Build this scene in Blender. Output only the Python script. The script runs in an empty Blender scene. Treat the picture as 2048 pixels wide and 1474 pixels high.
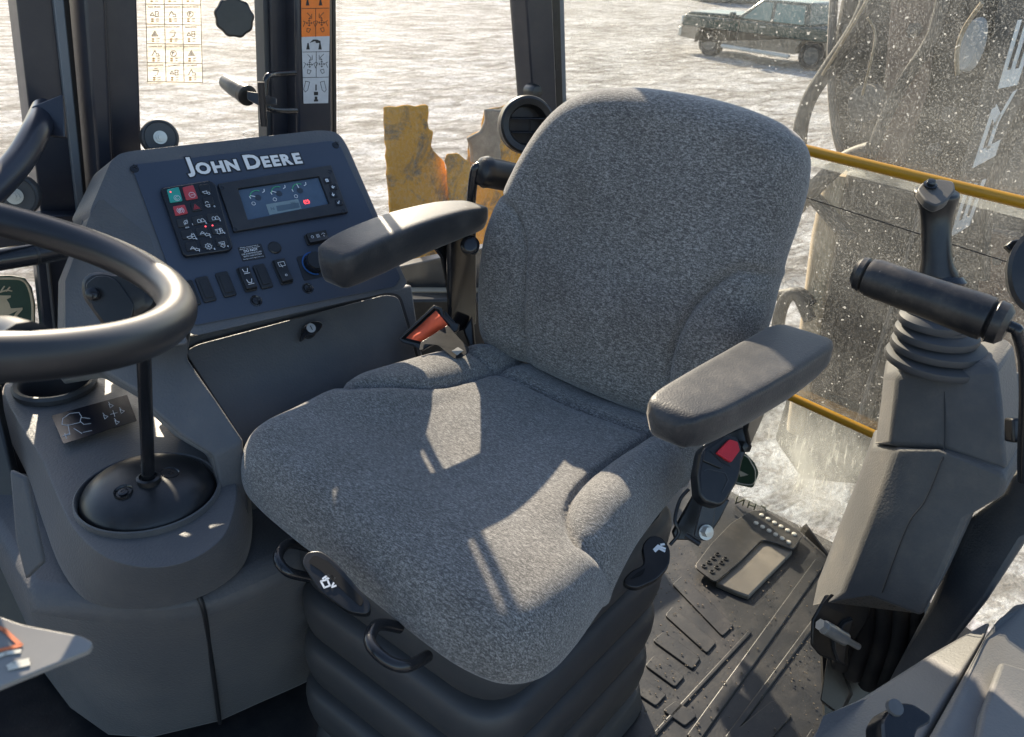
import bpy, bmesh, math, random
from mathutils import Vector, Matrix, noise
random.seed(7)
scene = bpy.context.scene
C = scene.collection
V = Vector
# ------------------------------------------------------------------ camera, sky, sun, exposure
F = 1700.0; PITCH = math.radians(27.5); ROLL = math.radians(3.0); CZ = 1.22
YAW = math.atan2(.648, .761)
def _basis():
    cp, sp = math.cos(PITCH), math.sin(PITCH); cy, sy = math.cos(YAW), math.sin(YAW)
    W = lambda v: V((cy*v[0]+sy*v[1], -sy*v[0]+cy*v[1], v[2]))
    f = W((0, cp, -sp)); r = W((1, 0, 0)); u = W((0, sp, cp))
    c, s = math.cos(ROLL), math.sin(ROLL)
    return f, c*r+s*u, -s*r+c*u
cf, cr, cu = _basis()
O = V((0, 0, CZ))
cd = bpy.data.cameras.new('camera'); cam = bpy.data.objects.new('camera', cd); C.objects.link(cam)
cd.sensor_width = 36; cd.lens = F/2048*36; cd.clip_start = .02; cd.clip_end = 600
M4 = Matrix.Identity(4)
for i in range(3):
    M4[i][0] = cr[i]; M4[i][1] = cu[i]; M4[i][2] = -cf[i]; M4[i][3] = O[i]
cam.matrix_world = M4
cd.dof.use_dof = True; cd.dof.focus_distance = 1.25; cd.dof.aperture_fstop = 13
scene.camera = cam
SUN_AZ = .345      # from +Y towards +X
SUN_EL = math.radians(30)
world = bpy.data.worlds.new('World'); scene.world = world; world.use_nodes = True
wn = world.node_tree.nodes; wl = world.node_tree.links
sky = wn.new('ShaderNodeTexSky'); sky.sky_type = 'NISHITA'; sky.sun_disc = False
sky.sun_elevation = SUN_EL; sky.sun_rotation = SUN_AZ
bg = wn['Background']; bg.inputs['Strength'].default_value = .105
wl.new(sky.outputs[0], bg.inputs['Color'])
sl = bpy.data.lights.new('sun', 'SUN'); sl.energy = 5.0; sl.angle = math.radians(.5); sl.color = (1, .855, .66)
sun = bpy.data.objects.new('sun', sl); C.objects.link(sun)
sd = V((math.sin(SUN_AZ)*math.cos(SUN_EL), math.cos(SUN_AZ)*math.cos(SUN_EL), math.sin(SUN_EL)))
sun.rotation_euler = sd.to_track_quat('Z', 'Y').to_euler(); sun.location = (3, 6, 6)
scene.view_settings.view_transform = 'Standard'; scene.view_settings.look = 'None'
scene.view_settings.gamma = 1; scene.view_settings.exposure = 1.28
scene.render.engine = 'CYCLES'
scene.cycles.max_bounces = 8; scene.cycles.diffuse_bounces = 4; scene.cycles.transparent_max_bounces = 16
scene.cycles.caustics_reflective = False; scene.cycles.caustics_refractive = False

# ------------------------------------------------------------------ picture ray helpers
def ray(px, py): return cf + cr*((px-1024)/F) - cu*((py-737)/F)
def hx(px, py, v): d = ray(px, py); return O+d*((v-O.x)/d.x)
def hy(px, py, v): d = ray(px, py); return O+d*((v-O.y)/d.y)
def hz(px, py, v): d = ray(px, py); return O+d*((v-O.z)/d.z)
def hd(px, py, t): return O+ray(px, py)*t
def hp(px, py, o, n): d = ray(px, py); return O+d*((V(o)-O).dot(n)/d.dot(n))

# ------------------------------------------------------------------ object helpers
WM = {}
def wm(o): return WM.get(o.name, Matrix.Identity(4))
def tag(o, label=None, cat=None, group=None, kind=None):
    if label: o['label'] = label
    if cat: o['category'] = cat
    if group: o['group'] = group
    if kind: o['kind'] = kind
    return o
def thing(name, label, cat, loc=(0, 0, 0), rz=0, group=None):
    o = bpy.data.objects.new(name, None); C.objects.link(o); o.empty_display_size = .05
    o.location = loc; o.rotation_euler = (0, 0, rz)
    WM[o.name] = Matrix.Translation(V(loc)) @ Matrix.Rotation(rz, 4, 'Z')
    return tag(o, label, cat, group)
def mk(name, vf, mat, parent=None, smooth=True, bev=0, seg=2, sub=0, label=None, cat=None, group=None, kind=None, ang=35):
    vs, fs = vf
    me = bpy.data.meshes.new(name)
    if parent is None:
        lo = V((sum(v[0] for v in vs)/len(vs), sum(v[1] for v in vs)/len(vs), min(v[2] for v in vs)))
        M = Matrix.Translation(lo)
    else: M = wm(parent)
    Mi = M.inverted()
    me.from_pydata([Mi @ V(v) for v in vs], [], [list(f) for f in fs]); me.update()
    bm = bmesh.new(); bm.from_mesh(me)
    bmesh.ops.recalc_face_normals(bm, faces=bm.faces); bm.to_mesh(me); bm.free()
    o = bpy.data.objects.new(name, me); C.objects.link(o)
    WM[o.name] = M
    if parent is None: o.matrix_world = M
    else: o.parent = parent
    for m in (mat if isinstance(mat, (list, tuple)) else [mat]): me.materials.append(m)
    if smooth:
        me.polygons.foreach_set('use_smooth', [True]*len(me.polygons))
        if not sub:
            try: me.set_sharp_from_angle(angle=math.radians(ang))
            except Exception: pass
    if bev:
        b = o.modifiers.new('bevel', 'BEVEL'); b.width = bev; b.segments = seg; b.limit_method = 'ANGLE'; b.angle_limit = math.radians(28)
        b.harden_normals = False
    if sub:
        s = o.modifiers.new('sub', 'SUBSURF'); s.levels = sub; s.render_levels = sub
    tag(o, label, cat, group, kind)
    return o
def cut(o, vf):
    me = bpy.data.meshes.new('cutter'); vs, fs = vf; Mi = wm(o).inverted() if o.parent is None else wm(o.parent).inverted()
    me.from_pydata([Mi @ V(v) for v in vs], [], [list(f) for f in fs]); bm = bmesh.new(); bm.from_mesh(me); bmesh.ops.recalc_face_normals(bm, faces=bm.faces); bm.to_mesh(me); bm.free()
    c = bpy.data.objects.new('cutter', me); C.objects.link(c); c.parent = o.parent
    b = o.modifiers.new('cut', 'BOOLEAN'); b.operation = 'DIFFERENCE'; b.object = c; b.solver = 'EXACT'
    dg = bpy.context.evaluated_depsgraph_get(); dg.update(); nm = bpy.data.meshes.new_from_object(o.evaluated_get(dg)); o.modifiers.clear(); o.data = nm
    bpy.data.objects.remove(c); nm.polygons.foreach_set('use_smooth', [True]*len(nm.polygons)); nm.set_sharp_from_angle(angle=math.radians(50))
def join(*parts):
    vs, fs = [], []
    for v, f in parts:
        k = len(vs); vs += [V(a) for a in v]; fs += [[i+k for i in q] for q in f]
    return vs, fs
def fillet(pts, r, seg=4):
    out = []; n = len(pts)
    for i in range(n):
        p = V(pts[i]); a = V(pts[i-1])-p; b = V(pts[(i+1) % n])-p
        ri = r[i] if isinstance(r, (list, tuple)) else r
        d = min(ri, a.length*.45, b.length*.45)
        if d <= 0: out.append(p); continue
        A = p+a.normalized()*d; B = p+b.normalized()*d
        for k in range(seg+1):
            t = k/seg; out.append(A*(1-t)**2+p*2*t*(1-t)+B*t*t)
    return out
def slab(pts, vec):
    n = len(pts); vec = V(vec); pts = [V(p) for p in pts]
    vs = pts+[p+vec for p in pts]
    fs = [list(range(n)), list(range(2*n-1, n-1, -1))]+[[i, (i+1) % n, n+(i+1) % n, n+i] for i in range(n)]
    return vs, fs
def ringslab(outer, inner, vec):
    n = len(outer); vec = V(vec)
    vs = [V(p) for p in outer]+[V(p) for p in inner]
    vs += [v+vec for v in vs[:2*n]]
    fs = []
    for i in range(n):
        j = (i+1) % n
        fs += [[i, j, n+j, n+i], [2*n+i, 3*n+i, 3*n+j, 2*n+j], [i, 2*n+i, 2*n+j, j], [n+i, n+j, 3*n+j, 3*n+i]]
    return vs, fs
def loft(rows, closed=True, cap=True):
    n = len(rows[0]); vs = [V(p) for r in rows for p in r]; fs = []
    for a in range(len(rows)-1):
        for i in range(n if closed else n-1):
            j = (i+1) % n; fs.append([a*n+i, a*n+j, (a+1)*n+j, (a+1)*n+i])
    if cap and closed:
        fs.append(list(range(n))[::-1]); fs.append([(len(rows)-1)*n+i for i in range(n)])
    return vs, fs
def cat_rom(pts, k=6, closed=False):
    pts = [V(p) for p in pts]; n = len(pts); out = []
    for i in range(n if closed else n-1):
        g = (lambda j: pts[j % n]) if closed else (lambda j: pts[max(0, min(n-1, j))])
        p0, p1, p2, p3 = g(i-1), g(i), g(i+1), g(i+2)
        for s in range(k):
            t = s/k
            out.append(.5*((2*p1)+(p2-p0)*t+(2*p0-5*p1+4*p2-p3)*t*t+(3*p1-p0-3*p2+p3)*t**3))
    if not closed: out.append(pts[-1])
    return out
def tube(pts, r, seg=12, closed=False, k=6, curve=True, cap=True):
    P = cat_rom(pts, k, closed) if curve and len(pts) > 2 else [V(p) for p in pts]
    n = len(P); rows = []
    R = r if isinstance(r, (list, tuple)) else None
    up = None
    for i in range(n):
        if closed: T = (P[(i+1) % n]-P[i-1])
        else: T = (P[min(n-1, i+1)]-P[max(0, i-1)])
        if T.length < 1e-9: T = V((0, 0, 1))
        T.normalize()
        if up is None: up = T.orthogonal().normalized()
        up = (up-T*up.dot(T)).normalized(); sd_ = T.cross(up)
        if R:
            f = i/(n-1)*(len(R)-1); a = int(min(f, len(R)-2)) if len(R) > 1 else 0; rr = R[a]*(1-(f-a))+R[min(a+1, len(R)-1)]*(f-a)
        else: rr = r
        rows.append([P[i]+(up*math.cos(2*math.pi*q/seg)+sd_*math.sin(2*math.pi*q/seg))*rr for q in range(seg)])
    if closed: rows.append(rows[0]); return loft(rows, True, False)
    return loft(rows, True, cap)
def lathe(c, ax, prof, seg=32, sx=1, sy=1, ref=None, cap=True):
    c = V(c); ax = V(ax).normalized(); u = ((V(ref)-ax*V(ref).dot(ax)).normalized() if ref is not None else ax.orthogonal().normalized()); w = ax.cross(u)
    rows = [[c+ax*h+(u*math.cos(2*math.pi*q/seg)*sx+w*math.sin(2*math.pi*q/seg)*sy)*max(r, 1e-5) for q in range(seg)] for r, h in prof]
    return loft(rows, True, cap)
def box(c, s, ux=(1, 0, 0), uy=(0, 1, 0), uz=None):
    c = V(c); ux = V(ux).normalized(); uy = V(uy).normalized(); uz = V(uz).normalized() if uz else ux.cross(uy)
    a, b, d = ux*s[0]/2, uy*s[1]/2, uz*s[2]/2
    return slab([c-a-b-d, c+a-b-d, c+a+b-d, c-a+b-d], d*2)
class Frame:
    def __init__(s, o, u, v):
        s.o = V(o); s.u = V(u).normalized(); v = V(v); s.n = s.u.cross(v).normalized(); s.v = s.n.cross(s.u)
    def P(s, a, b, h=0): return s.o+s.u*a+s.v*b+s.n*h
    def px(s, x, y, h=0):
        q = hp(x, y, s.o+s.n*h, s.n)-s.o; return q.dot(s.u), q.dot(s.v)
    def at(s, x, y, h=0):
        return hp(x, y, s.o+s.n*h, s.n)
    def sub(s, x, y, rot=0):        # frame centred at a picture point, same plane
        c, n = math.cos(rot), math.sin(rot)
        return Frame(s.at(x, y), s.u*c+s.v*n, s.v*c-s.u*n)
def rect(fr, x0, y0, x1, y1, r=0, h=0, seg=4):
    p = [fr.P(x0, y0, h), fr.P(x1, y0, h), fr.P(x1, y1, h), fr.P(x0, y1, h)]
    return fillet(p, r, seg) if r else p
def quadpx(fr, pts, r=0, h=0, seg=4):
    p = [fr.at(x, y, h) for x, y in pts]
    return fillet(p, r, seg) if r else p
def strokes(fr, lines, w, h=.0006, th=.0003):
    parts = []
    for L in lines:
        P = [fr.P(a, b, h) for a, b in L]
        for i in range(len(P)-1):
            d = P[i+1]-P[i]
            if d.length < 1e-7: continue
            d.normalize(); s = fr.n.cross(d)*w/2; e = d*w*.3
            parts.append(slab([P[i]-e-s, P[i+1]+e-s, P[i+1]+e+s, P[i]-e+s], fr.n*th))
    return join(*parts)
def arc(cx, cy, r, a0, a1, n=12, ry=None):
    ry = ry or r
    return [(cx+r*math.cos(math.radians(a0+(a1-a0)*i/n)), cy+ry*math.sin(math.radians(a0+(a1-a0)*i/n))) for i in range(n+1)]
def txt(body, fr, a, b, size, h=.0006, off=0, ext=.0002, align='CENTER', xs=1, shear=0, space=1):
    cu_ = bpy.data.curves.new('lettering', 'FONT'); cu_.body = body; cu_.size = size; cu_.extrude = 0; cu_.offset = off
    cu_.align_x = align; cu_.align_y = 'CENTER'; cu_.shear = shear; cu_.space_character = space; cu_.resolution_u = 3
    ob = bpy.data.objects.new('lettering', cu_)
    me = bpy.data.meshes.new_from_object(ob)
    vs = [fr.P(a+v.co.x*xs, b+v.co.y, h+ext) for v in me.vertices]
    fs = [list(p.vertices) for p in me.polygons]
    bpy.data.objects.remove(ob); bpy.data.curves.remove(cu_); bpy.data.meshes.remove(me)
    return vs, fs

# ------------------------------------------------------------------ materials
def nmat(name):
    m = bpy.data.materials.new(name); m.use_nodes = True
    return m, m.node_tree.nodes, m.node_tree.links, m.node_tree.nodes['Principled BSDF']
def N(ns, t, **kw):
    n = ns.new(t)
    for k, v in kw.items():
        if k in n.inputs.keys(): n.inputs[k].default_value = v
        else: setattr(n, k, v)
    return n
def coords(ns, ls, scale=(1, 1, 1), rot=(0, 0, 0)):
    tc = ns.new('ShaderNodeTexCoord'); mp = ns.new('ShaderNodeMapping')
    mp.inputs['Scale'].default_value = scale; mp.inputs['Rotation'].default_value = rot
    ls.new(tc.outputs['Object'], mp.inputs['Vector']); return mp.outputs['Vector']
def noisen(ns, ls, vec, scale, detail=3, rough=.55, dist=0):
    n = ns.new('ShaderNodeTexNoise'); n.inputs['Scale'].default_value = scale; n.inputs['Detail'].default_value = detail
    n.inputs['Roughness'].default_value = rough; n.inputs['Distortion'].default_value = dist
    ls.new(vec, n.inputs['Vector']); return n.outputs['Fac']
def ramp(ns, ls, fac, stops):
    r = ns.new('ShaderNodeValToRGB'); e = r.color_ramp.elements
    while len(e) < len(stops): e.new(.5)
    for i, (p, c) in enumerate(stops):
        e[i].position = p; e[i].color = c if len(c) == 4 else (*c, 1)
    ls.new(fac, r.inputs['Fac']); return r.outputs['Color']
def g(v): return (v, v, v, 1)
def mix(ns, ls, fac, a, b, typ='MIX'):
    m = ns.new('ShaderNodeMix'); m.data_type = 'RGBA'; m.blend_type = typ
    for sock, val in ((m.inputs[0], fac), (m.inputs[6], a), (m.inputs[7], b)):
        if hasattr(val, 'is_linked') or hasattr(val, 'links'): ls.new(val, sock)
        elif isinstance(val, (int, float)): sock.default_value = val
        else: sock.default_value = (*val, 1) if len(val) == 3 else val
    return m.outputs[2]
def math_(ns, ls, op, a, b=None, clamp=False):
    m = ns.new('ShaderNodeMath'); m.operation = op; m.use_clamp = clamp
    for i, v in enumerate((a, b)):
        if v is None: continue
        if isinstance(v, (int, float)): m.inputs[i].default_value = v
        else: ls.new(v, m.inputs[i])
    return m.outputs[0]
def bump(ns, ls, h, strength, dist=.001, normal=None):
    b = ns.new('ShaderNodeBump'); b.inputs['Strength'].default_value = strength; b.inputs['Distance'].default_value = dist
    ls.new(h, b.inputs['Height'])
    if normal: ls.new(normal, b.inputs['Normal'])
    return b.outputs['Normal']
def plastic(name, col, rough=.45, grain=700, gs=.35, dust=.25, dcol=(.16, .14, .12), spec=.5, dscale=9, scratch=0, metal=0, gd=.0006):
    m, ns, ls, p = nmat(name); v = coords(ns, ls)
    d = ramp(ns, ls, noisen(ns, ls, v, dscale, 8, .65), [(.42, g(0)), (.78, g(1))])
    d2 = ramp(ns, ls, noisen(ns, ls, v, dscale*7, 6, .7), [(.35, g(.3)), (.75, g(1))])
    dd = math_(ns, ls, 'MULTIPLY', math_(ns, ls, 'MULTIPLY', d, d2), dust, True)
    var = ramp(ns, ls, noisen(ns, ls, v, 3, 4), [(.3, g(.85)), (.7, g(1.12))])
    base = mix(ns, ls, 1.0, (*col, 1), var, 'MULTIPLY')
    c = mix(ns, ls, dd, base, (*dcol, 1))
    if scratch:
        sv = coords(ns, ls, (1, 9, 1), (.3, .5, .9))
        s = ramp(ns, ls, noisen(ns, ls, sv, 40, 6, .75, 1.5), [(.66, g(0)), (.72, g(1))])
        c = mix(ns, ls, math_(ns, ls, 'MULTIPLY', s, scratch), c, (.3, .27, .24, 1))
    ls.new(c, p.inputs['Base Color'])
    rr = math_(ns, ls, 'ADD', math_(ns, ls, 'MULTIPLY', dd, .35), rough, True)
    ls.new(rr, p.inputs['Roughness']); p.inputs['Metallic'].default_value = metal
    p.inputs['Specular IOR Level'].default_value = spec
    if dust >= .5: p.inputs['Sheen Weight'].default_value = .25; p.inputs['Sheen Roughness'].default_value = .4; p.inputs['Sheen Tint'].default_value = (1, .93, .85, 1)
    if grain:
        ls.new(bump(ns, ls, noisen(ns, ls, v, grain, 2, .5), gs, gd), p.inputs['Normal'])
    return m
def flat(name, col, rough=.5, metal=0, emis=None, est=1):
    m, ns, ls, p = nmat(name); v = coords(ns, ls)
    var = ramp(ns, ls, noisen(ns, ls, v, 60, 5, .6), [(.3, g(.88)), (.7, g(1.05))])
    ls.new(mix(ns, ls, 1.0, (*col, 1), var, 'MULTIPLY'), p.inputs['Base Color'])
    p.inputs['Roughness'].default_value = rough; p.inputs['Metallic'].default_value = metal
    if emis: p.inputs['Emission Color'].default_value = (*emis, 1); p.inputs['Emission Strength'].default_value = est
    return m
def fabric():
    m, ns, ls, p = nmat('grey woven cloth')
    v1 = coords(ns, ls, (3.2, .8, 2.4), (0, 0, .15)); v2 = coords(ns, ls, (2.6, 1, 1.2), (-.3, .2, .5)); v = coords(ns, ls)
    a = noisen(ns, ls, v1, 190, 2, .6); b = noisen(ns, ls, v2, 400, 2, .6); c = noisen(ns, ls, v, 1100, 1, .5)
    s = math_(ns, ls, 'ADD', math_(ns, ls, 'MULTIPLY', a, .45), math_(ns, ls, 'ADD', math_(ns, ls, 'MULTIPLY', b, .4), math_(ns, ls, 'MULTIPLY', c, .25)))
    col = ramp(ns, ls, s, [(.40, (.050, .049, .048)), (.54, (.135, .130, .124)), (.68, (.35, .337, .318))])
    big = ramp(ns, ls, noisen(ns, ls, v, 6, 6, .65), [(.35, (.84, .82, .80)), (.65, (1.12, 1.12, 1.12))])
    ls.new(mix(ns, ls, 1.0, col, big, 'MULTIPLY'), p.inputs['Base Color'])
    p.inputs['Roughness'].default_value = .95; p.inputs['Specular IOR Level'].default_value = .2
    p.inputs['Sheen Weight'].default_value = .35; p.inputs['Sheen Roughness'].default_value = .5
    ls.new(bump(ns, ls, s, .8, .0016), p.inputs['Normal'])
    return m
def glassmat(name, falloff=False, dirt=.0, specks=0., streak=0., tint=(.97, .98, .98), haze=.0, gloss=.05):
    m = bpy.data.materials.new(name); m.use_nodes = True; ns = m.node_tree.nodes; ls = m.node_tree.links
    ns.remove(ns['Principled BSDF']); out = ns['Material Output']
    tr = ns.new('ShaderNodeBsdfTransparent'); tr.inputs[0].default_value = (*tint, 1)
    gl = ns.new('ShaderNodeBsdfGlossy'); gl.inputs['Roughness'].default_value = .03
    ms = ns.new('ShaderNodeMixShader'); ms.inputs[0].default_value = gloss
    ls.new(tr.outputs[0], ms.inputs[1]); ls.new(gl.outputs[0], ms.inputs[2])
    v = coords(ns, ls)
    df = ns.new('ShaderNodeBsdfDiffuse'); df.inputs[0].default_value = (.6, .6, .58, 1)
    tl = ns.new('ShaderNodeBsdfTranslucent'); tl.inputs[0].default_value = (.85, .85, .82, 1)
    ds = ns.new('ShaderNodeMixShader'); ds.inputs[0].default_value = .75
    ls.new(df.outputs[0], ds.inputs[1]); ls.new(tl.outputs[0], ds.inputs[2])
    cloud = ramp(ns, ls, noisen(ns, ls, v, 2.4, 7, .68, .8), [(.38, g(haze*.25)), (.5, g(haze)), (.66, g(haze*2.2))])
    fine = ramp(ns, ls, noisen(ns, ls, v, 380, 3, .7), [(.562, g(0)), (.61, g(specks*.5))])
    den = ramp(ns, ls, noisen(ns, ls, v, 5, 4, .6), [(.3, g(.35)), (.65, g(1))])
    fine = math_(ns, ls, 'MULTIPLY', fine, den)
    vo = ns.new('ShaderNodeTexVoronoi'); vo.inputs['Scale'].default_value = 75; vo.inputs['Randomness'].default_value = 1
    dv = ns.new('ShaderNodeVectorMath'); dv.operation = 'ADD'
    nz = ns.new('ShaderNodeTexNoise'); nz.inputs['Scale'].default_value = 90; ls.new(v, nz.inputs['Vector'])
    sc_ = ns.new('ShaderNodeVectorMath'); sc_.operation = 'SCALE'; sc_.inputs['Scale'].default_value = .012
    ls.new(nz.outputs['Color'], sc_.inputs[0]); ls.new(v, dv.inputs[0]); ls.new(sc_.outputs[0], dv.inputs[1]); ls.new(dv.outputs[0], vo.inputs['Vector'])
    spot = ramp(ns, ls, vo.outputs['Distance'], [(.0, g(specks)), (.12, g(specks*.9)), (.16, g(0))])
    rnd = ramp(ns, ls, vo.outputs['Color'], [(.55, g(0)), (.6, g(1))])
    spot = math_(ns, ls, 'MULTIPLY', spot, rnd)
    tot = math_(ns, ls, 'ADD', math_(ns, ls, 'ADD', cloud, fine), spot, True)
    if streak:
        sv = coords(ns, ls, (1, 14, 1.6), (.0, .0, 0)); 
        st = ramp(ns, ls, noisen(ns, ls, sv, 9, 6, .7, .6), [(.55, g(0)), (.75, g(streak))])
        tot = math_(ns, ls, 'ADD', tot, st, True)
    if falloff:
        tc = ns.new('ShaderNodeTexCoord'); mp = ns.new('ShaderNodeMapping'); mp.inputs['Scale'].default_value = (0, 1, 1); mp.inputs['Location'].default_value = (0, -.5, -.5)
        ls.new(tc.outputs['Generated'], mp.inputs['Vector']); ln_ = ns.new('ShaderNodeVectorMath'); ln_.operation = 'LENGTH'; ls.new(mp.outputs[0], ln_.inputs[0])
        fo = ramp(ns, ls, math_(ns, ls, 'ADD', ln_.outputs['Value'], math_(ns, ls, 'MULTIPLY', noisen(ns, ls, v, 12, 5, .7), .25)), [(.22, g(1)), (.56, g(0))])
        tot = math_(ns, ls, 'MULTIPLY', tot, fo)
    fm = ns.new('ShaderNodeMixShader'); ls.new(tot, fm.inputs[0]); ls.new(ms.outputs[0], fm.inputs[1]); ls.new(ds.outputs[0], fm.inputs[2])
    ls.new(fm.outputs[0], out.inputs['Surface'])
    return m
def snowmat():
    m, ns, ls, p = nmat('trampled snow'); v = coords(ns, ls)
    vs_ = coords(ns, ls, (.22, 1, 1), (0, 0, .95))
    t = noisen(ns, ls, vs_, 1.1, 8, .66, 1.4); n2 = noisen(ns, ls, v, .5, 6, .65, .5); n3 = noisen(ns, ls, v, 9, 6, .7)
    d = math_(ns, ls, 'MULTIPLY', ramp(ns, ls, t, [(.43, g(0)), (.54, g(1))]), ramp(ns, ls, n2, [(.36, g(0)), (.56, g(1))]))
    d = math_(ns, ls, 'MULTIPLY', d, ramp(ns, ls, n3, [(.35, g(.25)), (.65, g(1))]))
    c = mix(ns, ls, math_(ns, ls, 'MULTIPLY', d, .85), (.90, .905, .93, 1), (.22, .18, .14, 1))
    v3 = coords(ns, ls, (.3, 1, 1), (0, 0, .8)); sl_ = noisen(ns, ls, v3, 3.2, 8, .72, 1.2); s2_ = noisen(ns, ls, v, 11, 6, .75, .8)
    c = mix(ns, ls, 1.0, c, ramp(ns, ls, sl_, [(.40, (.36, .33, .30)), (.49, (.90, .89, .88)), (.55, (1.1, 1.1, 1.1))]), 'MULTIPLY')
    c = mix(ns, ls, 1.0, c, ramp(ns, ls, s2_, [(.40, (.50, .47, .45)), (.49, (.95, .95, .95)), (.58, (1.15, 1.15, 1.15))]), 'MULTIPLY')
    vw = coords(ns, ls, (1, 1, 1), (0, 0, .86)); wv = ns.new('ShaderNodeTexWave'); wv.wave_type = 'BANDS'; wv.bands_direction = 'Y'
    for k_, x_ in (('Scale', .42), ('Distortion', 9), ('Detail', 4), ('Detail Scale', .5), ('Detail Roughness', .68)): wv.inputs[k_].default_value = x_
    ls.new(vw, wv.inputs['Vector'])
    rut = math_(ns, ls, 'MULTIPLY', ramp(ns, ls, wv.outputs['Fac'], [(.05, g(1)), (.30, g(0))]), ramp(ns, ls, n2, [(.38, g(.15)), (.55, g(1))]))
    c = mix(ns, ls, math_(ns, ls, 'MULTIPLY', rut, .55), c, (.22, .20, .185, 1))
    ls.new(c, p.inputs['Base Color']); p.inputs['Roughness'].default_value = .75; p.inputs['Specular IOR Level'].default_value = .35
    b1 = bump(ns, ls, t, 1.0, .7, bump(ns, ls, wv.outputs['Fac'], 1.0, .35)); b2 = bump(ns, ls, noisen(ns, ls, v, 3.5, 8, .7, .4), 1.0, .40, b1); b3 = bump(ns, ls, noisen(ns, ls, v, 24, 6, .7), 1.0, .05, b2)
    ls.new(b3, p.inputs['Normal'])
    return m
def matte_floor():
    return plastic('dusty black floor rubber', (.017, .018, .021), .42, 200, .4, .49, (.125, .11, .095), dscale=13, scratch=.9)
cloth = fabric()
charcoal = plastic('charcoal moulded plastic', (.088, .090, .096), .50, 270, .8, .8, (.17, .155, .14), scratch=.3, dscale=5, gd=.001)
facep = plastic('slate blue satin panel', (.042, .054, .080), .42, 0, 0, .12, dcol=(.1, .1, .11))
blackp = plastic('black satin plastic', (.011, .0115, .013), .32, 500, .2, .25, scratch=.08)
blackg = plastic('black gloss paint', (.012, .013, .016), .18, 0, 0, .12)
rubber = plastic('black bellows rubber', (.046, .048, .052), .5, 400, .15, .35, (.1, .09, .08))
armpad = plastic('black grained foam skin', (.018, .019, .022), .46, 480, .8, .7, (.15, .135, .12), dscale=14, gd=.0006)
paint = plastic('navy black steel paint', (.020, .023, .034), .28, 0, 0, .4, (.12, .1, .08), dscale=6, scratch=.1)
stripm = plastic('grey edge strip', (.14, .16, .18), .4, 0, 0, .1)
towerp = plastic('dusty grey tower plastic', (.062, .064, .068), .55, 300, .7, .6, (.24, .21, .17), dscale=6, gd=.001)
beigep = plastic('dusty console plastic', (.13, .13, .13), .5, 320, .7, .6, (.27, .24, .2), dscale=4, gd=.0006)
yellowp = plastic('yellow machine paint', (.50, .25, .015), .3, 0, 0, .2, (.2, .12, .05))
steel = flat('zinc plated steel', (.55, .54, .5), .35, .45)
redp = flat('red plastic', (.55, .02, .03), .35)
orangeweb = flat('orange webbing', (1.0, .16, .07), .8)
whitei = flat('white ink', (.85, .85, .85), .6)
greyink = flat('pale grey ink', (.4, .41, .42), .6)
silver = flat('pale silver lettering', (.85, .80, .74), .45)
blacki = flat('black ink', (.015, .015, .017), .5)
floorm = matte_floor()
steelblk = plastic('scuffed dark steel', (.035, .035, .036), .35, 0, 0, .5, (.2, .18, .16), metal=.4)
glass_side = glassmat('side glass', haze=.008, specks=.06, gloss=.015)
glass_rear = glassmat('dirty rear glass', haze=.035, specks=.5, streak=.045, tint=(.95, .96, .94), gloss=.012)
snowm = snowmat()
# ------------------------------------------------------------------ the setting: snow
def build_snow():
    rs = [1.0*1.055**i for i in range(118)]; na = 420; rows = []
    for r in rs:
        row = []
        for k in range(na):
            a = 2*math.pi*k/na; x, y = r*math.sin(a), r*math.cos(a)
            z = -1.9+.05*noise.noise(V((x*.35, y*.35, 0)))+.035*noise.noise(V((x*1.3+y*.7, y*1.3-x*.7, 3)))+.02*noise.noise(V((x*4, y*4, 7)))
            z += .10*noise.noise(V((x*.06, y*.06, 9)))
            row.append((x+.8, y+.8, z))
        rows.append(row)
    vs, fs = loft(rows, True, False)
    c = len(vs); vs.append(V((.8, .8, -1.9))); fs += [[c, (k+1) % na, k] for k in range(na)]
    mk('snow_lot', (vs, fs), snowm, kind='structure', ang=180)
build_snow()

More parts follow.
